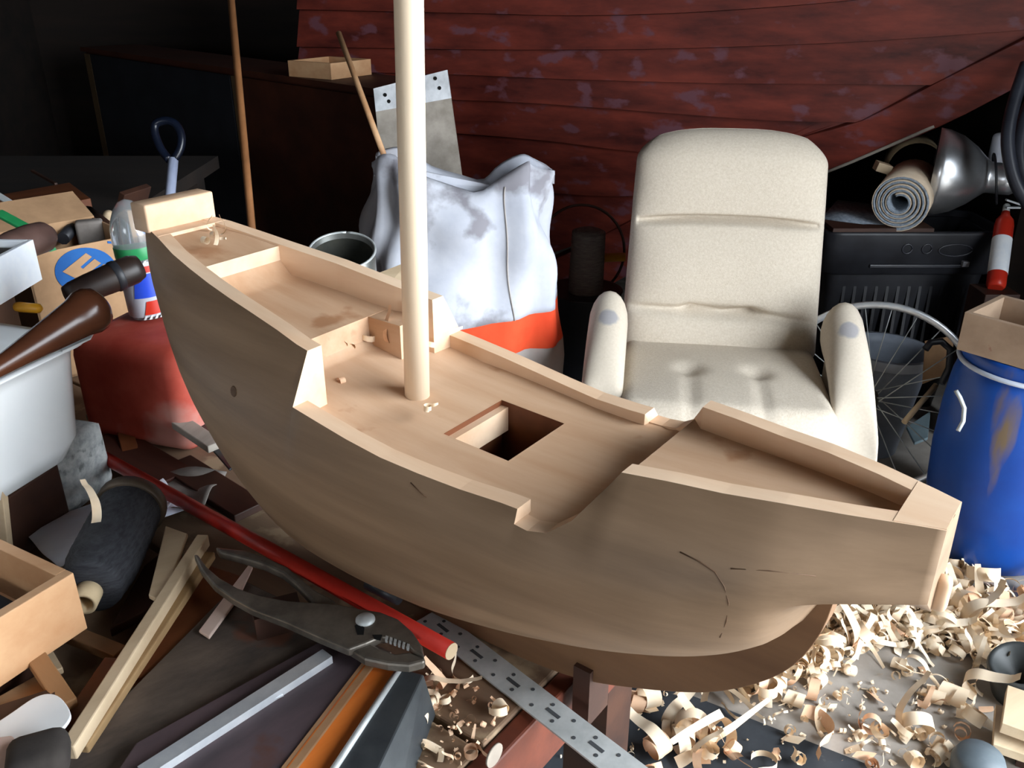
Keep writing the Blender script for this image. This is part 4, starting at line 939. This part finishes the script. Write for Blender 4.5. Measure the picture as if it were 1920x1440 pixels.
# lamp reflector
lc = PD(1748, 322, 2.97); la = Vector((.9, -.41, -.02)).normalized(); LR = .143
lam = thing('reflector_lamp', (lc.x+.08, lc.y, TZ), 'shiny aluminium dome reflector lamp lying on the tote', 'lamp')
obj('reflector', B().lathe([(LR-.002, .0), (LR, 0), (LR-.004, .03), (LR-.02, .075), (LR-.05, .12), (LR-.078, .150), (.052, .165), (.050, .172), (.050, .20), (.052, .205), (.05, .24), (.035, .262), (.001, .268)], lc, la, 48, caps=False), mat('polished_aluminium', '#d5d8dc', '#e2e4e8', 30, .3, 0, metal=.9), lam)
obj('inner_face', B().lathe([(LR-.003, .001), (LR-.008, .03), (LR-.024, .075), (LR-.054, .118), (.045, .15), (.001, .155)], lc, la, 48, caps=False), mat('reflector_inside', '#2d2320', '#3d302a', 9, .5), lam)
obj('wire_guard', B().tube([lc+la*.19+(Vector((0, 0, 1))*math.cos(a)+la.cross(Vector((0, 0, 1)))*math.sin(a))*(.075+.02*math.sin(a))-la*.02*math.cos(a) for a in [k/24*2*PI for k in range(25)]], .004, 8), M_black, lam, label='black wire ring')
obj('card_sleeve', B().lathe([(.09, 0), (.092, 0), (.092, .10), (.09, .10)], PD(1716, 316, 3.12), (.25, .95, .1), 32, caps=False), M_cork, None, 0, 'tan card sleeve between the carpet roll and the lamp', 'card tube', solid=.003)
bar('pale_block', PD(1642, 310, 3.0), PD(1668, 318, 3.0), .05, .03, M_pine2, 'small pale wood block behind the carpet roll', 'block')
obj('white_bag', B().rbox(PD(1880, 285, 3.05), (.09, .05, .13), .018, Rz(.3)), M_paper, None, label='crumpled white plastic bag behind the black hose', cat='bag')
# fire extinguisher
ex0 = PD(1868, 530, 2.80); ex1 = PD(1886, 398, 2.88); exd = (ex1-ex0)
ext = thing('fire_extinguisher', Vector((ex0.x, ex0.y, ex0.z)), 'small red fire extinguisher with a white label beside the tote', 'fire extinguisher'); el = exd.length
obj('cylinder', B().lathe([(.022, -.02), (.028, -.012), (.029, 0), (.029, el*.80), (.026, el*.88), (.014, el*.95), (.012, el)], ex0, exd, 24), M_redp, ext)
obj('paper_label', B().lathe([(.0296, el*.12), (.0298, el*.13), (.0298, el*.60), (.0296, el*.61)], ex0, exd, 24, caps=False), M_whitep, ext, label='white label')
obj('valve', B().lathe([(.011, el*.97), (.011, el+.025), (.007, el+.03), (.001, el+.032)], ex0, exd, 12), M_steel, ext)
obj('lever', B().box(ex1+Vector((.012, -.01, .035)), (.055, .012, .006), Matrix.Rotation(.3, 3, 'Y')), M_alu, ext, .001); obj('lever', B().box(ex1+Vector((.014, -.01, .018)), (.045, .012, .006)), M_alu, ext, .001)
obj('dark_post', B().box((ex0.x, ex0.y, (ex0.z-.021)/2), (.11, .11, ex0.z-.021)), M_darkb, None, .003, 'short dark timber post carrying the fire extinguisher', 'post')
struct('trim_1', B().box((1.80, 3.05, 1.1), (.12, .1, 2.2)), M_wall)
hz_ = [PD(x, y, 2.55) for x, y in ((1925, 120), (1902, 190), (1890, 250), (1893, 300), (1906, 345), (1930, 385), (1960, 430))]
obj('black_hose', B().tube([Vector(p) for p in smooth_poly([tuple(q) for q in hz_], 5)], .0185, 14), mat('hose_black', '#22242c', '#2f323b', 9, .4), None, 0, 'thick black rubber hose hanging beside the clinker boat', 'hose')
hz2 = [PD(x, y, 2.62) for x, y in ((1975, 120), (1930, 200), (1912, 270), (1920, 330), (1960, 380))]
obj('black_hose', B().tube([Vector(p) for p in smooth_poly([tuple(q) for q in hz2], 5)], .02, 14), MATS['hose_black'], None, 0, 'second loop of black hose behind the thick hanging hose', 'hose')

# blue barrel
bq0 = P(1826, 1052, 0); bq0 = Vector((bq0.x+.055, bq0.y+.06, 0)); BH = .60
bar_ = thing('blue_barrel', bq0, 'blue plastic barrel with a pale ring and rust-brown stains on the floor', 'barrel')
obj('body', B().lathe([(.001, .006), (.10, .004), (.128, .002), (.145, .014), (.160, .06), (.178, .18), (.186, .30), (.184, .42), (.176, .51), (.166, .55), (.160, .558), (.166, .566), (.170, .585), (.170, BH), (.160, BH), (.158, BH-.03), (.165, .5), (.14, .03), (.001, .02)], bq0, (0, 0, 1), 56, caps=False), M_barrel, bar_)
obj('clamp_ring', B().tube([bq0+Vector((math.cos(a)*.170, math.sin(a)*.170, .560)) for a in [i/48*2*PI for i in range(49)]], .0065, 8), mat('ring_pale', '#b9c2d2', '#cfd6e0', 9, .4), bar_, label='pale clamp ring')
hk = [PD(x, y, 2.02) for x, y in ((1792, 732), (1800, 745), (1808, 765), (1806, 790), (1796, 808))]
obj('carry_handle', B().tube(hk, .005, 8), M_steel, bar_, label='thin wire carry handle')
# drawer on the barrel
d0 = P(1793, 655, BH+.002); du = P(1960, 705, BH+.002)-d0; du.z = 0; dv = Vector((0, 0, 1)).cross(du).normalized()*.2
if dv.y < 0: dv = -dv
obox('worn_wooden_box', d0, du.normalized()*.30, dv, .098, .014, mat('worn_pine', '#8d7560', '#a68d76', 9, .8, .2, stretch=(.2, 1, 1), spots=('#7d4a3c', 22, .68)), 'worn open wooden box standing on the blue barrel', 'box')
cA2 = d0+du.normalized()*.13+dv*.45+Vector((0, 0, .07))
chz = thing('chisel', cA2-Vector((0, 0, .02)), 'wooden chisel handle lying in the worn wooden box', 'chisel')
obj('handle', B().lathe([(.009, 0), (.015, .012), (.014, .06), (.018, .10), (.012, .12), (.001, .122)], cA2, (.93, .2, .22), 16), M_pine, chz)
obj('ferrule', B().lathe([(.010, -.02), (.0105, 0)], cA2, (.93, .2, .22), 16), M_steel, chz)
# bicycle wheel
wc = PD(1632, 748, 2.60); wn = Vector((-.40, -1, .16)).normalized(); wx = wn.cross(Vector((0, 0, 1))).normalized(); wy = wx.cross(wn); WR = .282
if wy.z < 0: wy = -wy
wl = thing('bicycle_wheel', (wc.x, wc.y, max(0, wc.z-WR)), 'bare spoked bicycle wheel leaning between the chair and the barrel', 'wheel')
def wp(a, r, o=0): return wc+(wx*math.cos(a)+wy*math.sin(a))*r+wn*o
secs = []
for i in range(65):
    a = 2*PI*i/64; secs.append([wp(a, WR+.006, -.010), wp(a, WR+.006, .010), wp(a, WR-.004, .011), wp(a, WR-.012, .006), wp(a, WR-.012, -.006), wp(a, WR-.004, -.011)])
obj('rim', B().loft(secs, caps=False), M_alu, wl)
obj('hub', B().lathe([(.011, -.04), (.022, -.034), (.022, -.03), (.012, -.026), (.012, .026), (.022, .03), (.022, .034), (.011, .04), (.004, .05)], wc, wn, 20), M_dsteel, wl)
for k in range(24):
    a = 2*PI*k/24+.05; sg = 1 if k % 2 else -1
    obj('spoke', B().tube([wp(a+.55*(1 if k % 4 < 2 else -1), .021, sg*.032), wp(a, WR-.010, 0)], .0016, 6), M_steel, wl)
# grey bucket
bk0 = PD(1662, 652, 2.83); bkb = Vector((bk0.x+.0, bk0.y+.0, .0)); hb2 = bk0.z
buc = thing('grey_bucket', bkb, 'grey plastic bucket standing behind the bicycle wheel', 'bucket')
obj('body', B().lathe([(.001, .002), (.085, .0), (.088, .004), (.128, hb2-.03), (.130, hb2-.006), (.138, hb2-.004), (.140, hb2), (.126, hb2), (.122, hb2-.03), (.083, .01), (.001, .009)], bkb, (.02, 0, 1), 40, caps=False), M_greyb, buc)
obj('rim_band', B().lathe([(.129, hb2-.035), (.1345, hb2-.033), (.139, hb2-.004), (.1405, hb2)], bkb, (.02, 0, 1), 40, caps=False), mat('bucket_rim', '#a3a9b2', '#b7bcc4', 8, .5), buc, label='paler rim')
# pieces around
obj('black_clamp', B().tube([PD(x, y, 2.5) for x, y in ((1735, 655), (1745, 642), (1765, 640), (1782, 655), (1780, 690), (1765, 720))], .010, 10), M_black, None, 0, 'black iron clamp hanging between the wheel and the barrel', 'clamp')
obj('tan_card', B().prism([PD(1735, 640, 2.6), PD(1790, 630, 2.6), PD(1780, 700, 2.6), PD(1730, 720, 2.6)], (0, .004, 0)), M_card, None, 0, 'tan cardboard piece behind the black clamp', 'card')
stickthing('pale_stick', (1695, 792), (1755, 722), .008, M_pine2, 'thin pale stick leaning beside the grey bucket', 'stick', 2.5, 2.55)
slab('blue_scrap', [(1700, 800), (1745, 770), (1740, 820), (1715, 830)], .06, .01, mat('blue_grey', '#6d8088', '#82949a', 8, .7), 'blue-grey scrap on the floor beside the barrel', 'scrap')
# between sack and chair : bucket, twine cone, yellow handle, old wheel
kb0 = PD(1095, 545, 3.08)
bkt = thing('black_bucket', (kb0.x, kb0.y, 0), 'dark bucket between the canvas sack and the chair', 'bucket')
zb_ = kb0.z+.0
obj('body', B().lathe([(.001, 0), (.10, 0), (.13, zb_), (.135, zb_+.004), (.12, zb_+.004), (.001, zb_-.004)], (kb0.x, kb0.y, 0), (0, 0, 1), 32, caps=False), M_black, bkt)
tw = Vector((kb0.x+.005, kb0.y, zb_-.003))
twz = PD(1105, 420, 3.08).z-tw.z
prof = [(.01, 0)]+[(.060-.004*t+(.0014 if i % 2 else 0), t*twz) for i, t in enumerate([k/30 for k in range(31)])]+[(.038, twz+.008), (.002, twz+.012)]
obj('grey_twine_spool', B().lathe(prof, tw, (.02, 0, 1), 32), M_gtwine, None, 0, 'tall spool of grey twine standing on the dark bucket', 'spool')
stickthing('yellow_tool', (1118, 484), (1172, 482), .016, M_yellow, 'yellow tool handle behind the twine spool', 'tool', 3.25)
wc2 = PD(1090, 470, 3.3)
obj('dark_hoop', B().tube([wc2+Vector((math.cos(a)*.16, .05*math.sin(a), math.sin(a)*.16)) for a in [k/40*2*PI for k in range(41)]], .005, 8), M_darkb, None, 0, 'thin dark hoop hanging behind the twine spool', 'hoop')

# ------------------------------------------------------------------ floor : mat, shavings, scraps
mt_ = [P(x, y, .0) for x, y in ((900, 1290), (1235, 1283), (1660, 1450), (1700, 1520), (900, 1520))]
obj('rubber_mat', B().prism([p+Vector((0, 0, .005)) for p in mt_], (0, 0, -.0048)), M_rubber, None, 0, 'black rubber mat on the floor beside the bench end', 'mat')
def curl(turn, r0, r1, wd, ln, seg=22, twist=0, seed=0):
    rnd = random.Random(seed); pts = []
    if turn > 0:
        for i in range(seg+1):
            t = i/seg; a = t*turn*2*PI; r_ = r0+(r1-r0)*t; pts.append((r_*math.sin(a), r_*(1-math.cos(a))))
    x, y = pts[-1] if pts else (0, 0)
    if ln > 0:
        n = 8; a = turn*2*PI if turn > 0 else 0
        for i in range(1, n+1):
            a += rnd.uniform(-.25, .25)-.08; x += ln/n*math.cos(a); y += ln/n*math.sin(a); pts.append((x, max(y, .001)))
    v = []; f = []
    for i, (x, y) in enumerate(pts):
        sh = twist*i/len(pts); tp = 1-.5*(i/len(pts))**3; v.append((x, -wd/2*tp+sh, y)); v.append((x, wd/2*tp+sh, y))
    f = [(2*i, 2*i+1, 2*i+3, 2*i+2) for i in range(len(pts)-1)]
    return v, f
KIN = [(1.3, .012, .020, .020, .03, 0), (1.8, .009, .018, .016, .0, .01), (.8, .018, .026, .022, .05, .01), (.5, .02, .03, .026, .06, 0), (2.3, .007, .015, .014, .02, .02), (.3, .03, .03, .018, .07, .0),
       (1.0, .016, .02, .03, .02, 0), (.0, 0, 0, .018, .07, .01), (1.5, .014, .02, .028, .0, .03), (.65, .014, .03, .014, .09, .02), (.0, 0, 0, .028, .05, 0), (1.1, .010, .013, .010, .06, .03)]
SM = []
for i, k in enumerate(KIN):
    v, f = curl(k[0], k[1], k[2], k[3], k[4], 20, k[5], i)
    for m, sfx in ((M_shav, 'a'), (M_shav2, 'b')):
        me = bpy.data.meshes.new('shaving'); me.from_pydata(v, [], f); me.materials.append(m)
        for p in me.polygons: p.use_smooth = True
        SM.append(me)
rs = random.Random(11)
def inpoly(x, y, pl):
    c = False; n = len(pl)
    for i in range(n):
        x1, y1 = pl[i]; x2, y2 = pl[(i+1) % n]
        if (y1 > y) != (y2 > y) and x < (x2-x1)*(y-y1)/(y2-y1)+x1: c = not c
    return c
LOOK = ['open curl with a short tail', 'tight rolled curl', 'half-rolled curl with a long tail', 'broad bent shaving', 'tightly wound narrow curl', 'gently bent long shaving',
        'wide rolled curl', 'straight narrow strip', 'wide spiral curl', 'long hooked shaving', 'short broad flat chip', 'thin ringlet with a long tail']
def shaving(p, sc, label, group, tilt=.5, idx=None, name='wood_shaving'):
    ix = (rs.randrange(len(SM)) if rs.random() < .45 else rs.randrange(len(KIN))*2) if idx is None else idx; me = SM[ix]
    if label[0] == '@': label = ('pinkish ' if ix % 2 else 'pale ')+LOOK[ix//2]+' of wood '+label[1:]
    o = bpy.data.objects.new(name, me); COL.objects.link(o); o.scale = (sc,)*3
    R = Matrix.Rotation(rs.uniform(0, 6.28), 3, 'Z') @ Matrix.Rotation(rs.uniform(-tilt, tilt), 3, 'X') @ Matrix.Rotation(rs.uniform(-tilt, tilt), 3, 'Y')
    if rs.random() < .25: R = R @ Matrix.Rotation(PI/2, 3, 'X')
    zmin = min((R @ v.co).z for v in me.vertices)*sc
    o.rotation_euler = R.to_euler(); o.location = p-Vector((0, 0, zmin)); return tag(o, label, 'wood shaving', group)
dense = [(1590, 1090), (1700, 1060), (1760, 1050), (1830, 1110), (1960, 1130), (1960, 1250), (1880, 1260), (1760, 1230), (1640, 1210), (1540, 1260), (1420, 1300), (1340, 1290), (1500, 1230)]
edge_ = [(1380, 1290), (1560, 1250), (1700, 1250), (1850, 1300), (1800, 1440), (1640, 1440), (1480, 1350)]
pile1 = [(1240, 1350), (1350, 1340), (1380, 1440), (1210, 1450)]
pile2 = [(1110, 1260), (1250, 1280), (1190, 1370), (1110, 1350)]
LF = '@on the concrete floor'; LM = '@on the black rubber mat'
cnt = 0
def scatter(pl, n, z, sc, label, group, zj=0, tilt=.5):
    xs = [p[0] for p in pl]; ys = [p[1] for p in pl]; k = 0
    while k < n:
        x, y = rs.uniform(min(xs), max(xs)), rs.uniform(min(ys), max(ys))
        if not inpoly(x, y, pl): continue
        shaving(P(x, y, z+rs.uniform(0, zj)), rs.uniform(*sc), label, group, tilt); k += 1
scatter(dense, 165, .002, (.9, 1.5), LF, 'shavings on the concrete floor', .012, .6)
scatter(edge_, 45, .002, (.7, 1.4), LF, 'shavings on the concrete floor', 0)
scatter(pile1, 22, .007, (.9, 1.6), LM, 'shavings on the rubber mat', .012, .7)
scatter(pile2, 14, .007, (.8, 1.5), LM, 'shavings on the rubber mat', .006, .6)
scatter([(1200, 1300), (1300, 1300), (1560, 1410), (1500, 1440), (1250, 1440)], 10, .007, (.6, 1.1), LM, 'shavings on the rubber mat')
# the rest of the litter: tiny curls and chips nobody could count
ch = B()
def chips(pl, n, z, sc):
    xs = [p[0] for p in pl]; ys = [p[1] for p in pl]; k = 0
    while k < n:
        x, y = rs.uniform(min(xs), max(xs)), rs.uniform(min(ys), max(ys))
        if not inpoly(x, y, pl): continue
        me = SM[rs.randrange(len(KIN))*2]; R = Matrix.Rotation(rs.uniform(0, 6.28), 3, 'Z') @ Matrix.Rotation(rs.uniform(-.9, .9), 3, 'X'); s_ = rs.uniform(*sc)
        zm = min((R @ v.co).z for v in me.vertices)*s_; c = P(x, y, z)
        ch.add([c+(R @ v.co)*s_-Vector((0, 0, zm)) for v in me.vertices], [list(p.vertices) for p in me.polygons], True); k += 1
chips(dense, 650, .002, (.5, 1.1)); chips(edge_, 120, .002, (.15, .4)); chips([(1000, 1290), (1600, 1290), (1600, 1440), (1000, 1440)], 60, .007, (.12, .3))
obj('shaving_litter', ch, M_shav, None, 0, 'fine litter of small pale shavings strewn over the floor', 'shavings', kind='stuff', fix=False)
# shavings on the bench, the decks and the chair
benchpoly = [(800, 1265), (890, 1270), (960, 1330), (870, 1440), (700, 1440), (795, 1335)]
scatter(benchpoly, 22, ZB+.001, (.22, .55), '@on the bench beside the black case', 'shavings on the bench', 0)
ch = B(); chips(benchpoly, 70, ZB+.001, (.06, .2)); obj('bench_dust', ch, M_shav2, None, 0, 'fine chips and dust on the bench top', 'chips', kind='stuff', fix=False)
for x, y, s_ in ((600, 640, .5), (625, 650, .6), (660, 645, .6), (690, 638, .6), (715, 640, .7), (745, 648, .5), (815, 652, .5), (655, 655, .4), (665, 680, .3), (795, 772, .35), (640, 722, .25), (596, 745, .3)):
    shaving(P(x, y, bz(.996 if y < 660 else .983)), s_*.95, '@on the waist deck of the model', 'shavings on the model deck', .3)
for x, y, s_ in ((398, 432, .35), (412, 440, .4), (385, 458, .4), (404, 460, .45), (412, 450, .3), (402, 447, .35)):
    shaving(P(x, y, bz(1.1125)), s_*.6, '@on the foredeck of the model', 'shavings on the model foredeck', .3, idx=rs.choice((12, 10, 2)))
shaving(P(180, 980, ZB+.102), .6, 'pale curved shaving lying on the black twine spool', None, .2, idx=10)
shaving(P(1268, 732, .447), .5, 'tiny shaving lying on the seat of the easy chair', None, .2, idx=2)
# lower right corner
c = P(1905, 1345, .10)
obj('plywood_block', B().box(c+Vector((.06, -.02, .0)), (.17, .12, .025), Rz(-.55)), M_pine2, None, .001, 'upper plywood piece of two at the edge of the shavings', 'plywood')
obj('plywood_block', B().box(c+Vector((.05, -.03, -.04)), (.18, .12, .02), Rz(-.50)), M_pine2, None, .001, 'lower plywood piece under the other plywood piece', 'plywood')
obj('plywood_rest', B().box((c.x+.08, c.y-.02, .025), (.12, .09, .048), Rz(-.5)), M_darkb, None, label='dark block under the two plywood pieces', cat='block')
obj('grey_pot', B().lathe([(.03, 0), (.045, .01), (.05, .05), (.042, .07), (.001, .074)], P(1825, 1465, .0), (0, 0, 1), 24), mat('pot_grey', '#4d565c', '#626b70', 9, .5), None, label='small grey pot lid on the floor by the lower shavings', cat='pot')
obj('black_pot', B().lathe([(.05, 0), (.06, .01), (.064, .10), (.058, .11), (.05, .104), (.001, .03)], P(1935, 1330, .0)+Vector((.0, .04, 0)), (-.35, -.1, 1), 28), mat('pot_dark', '#2c2f30', '#3e4140', 9, .5), None, label='dark metal pot tipped among the shavings', cat='pot')
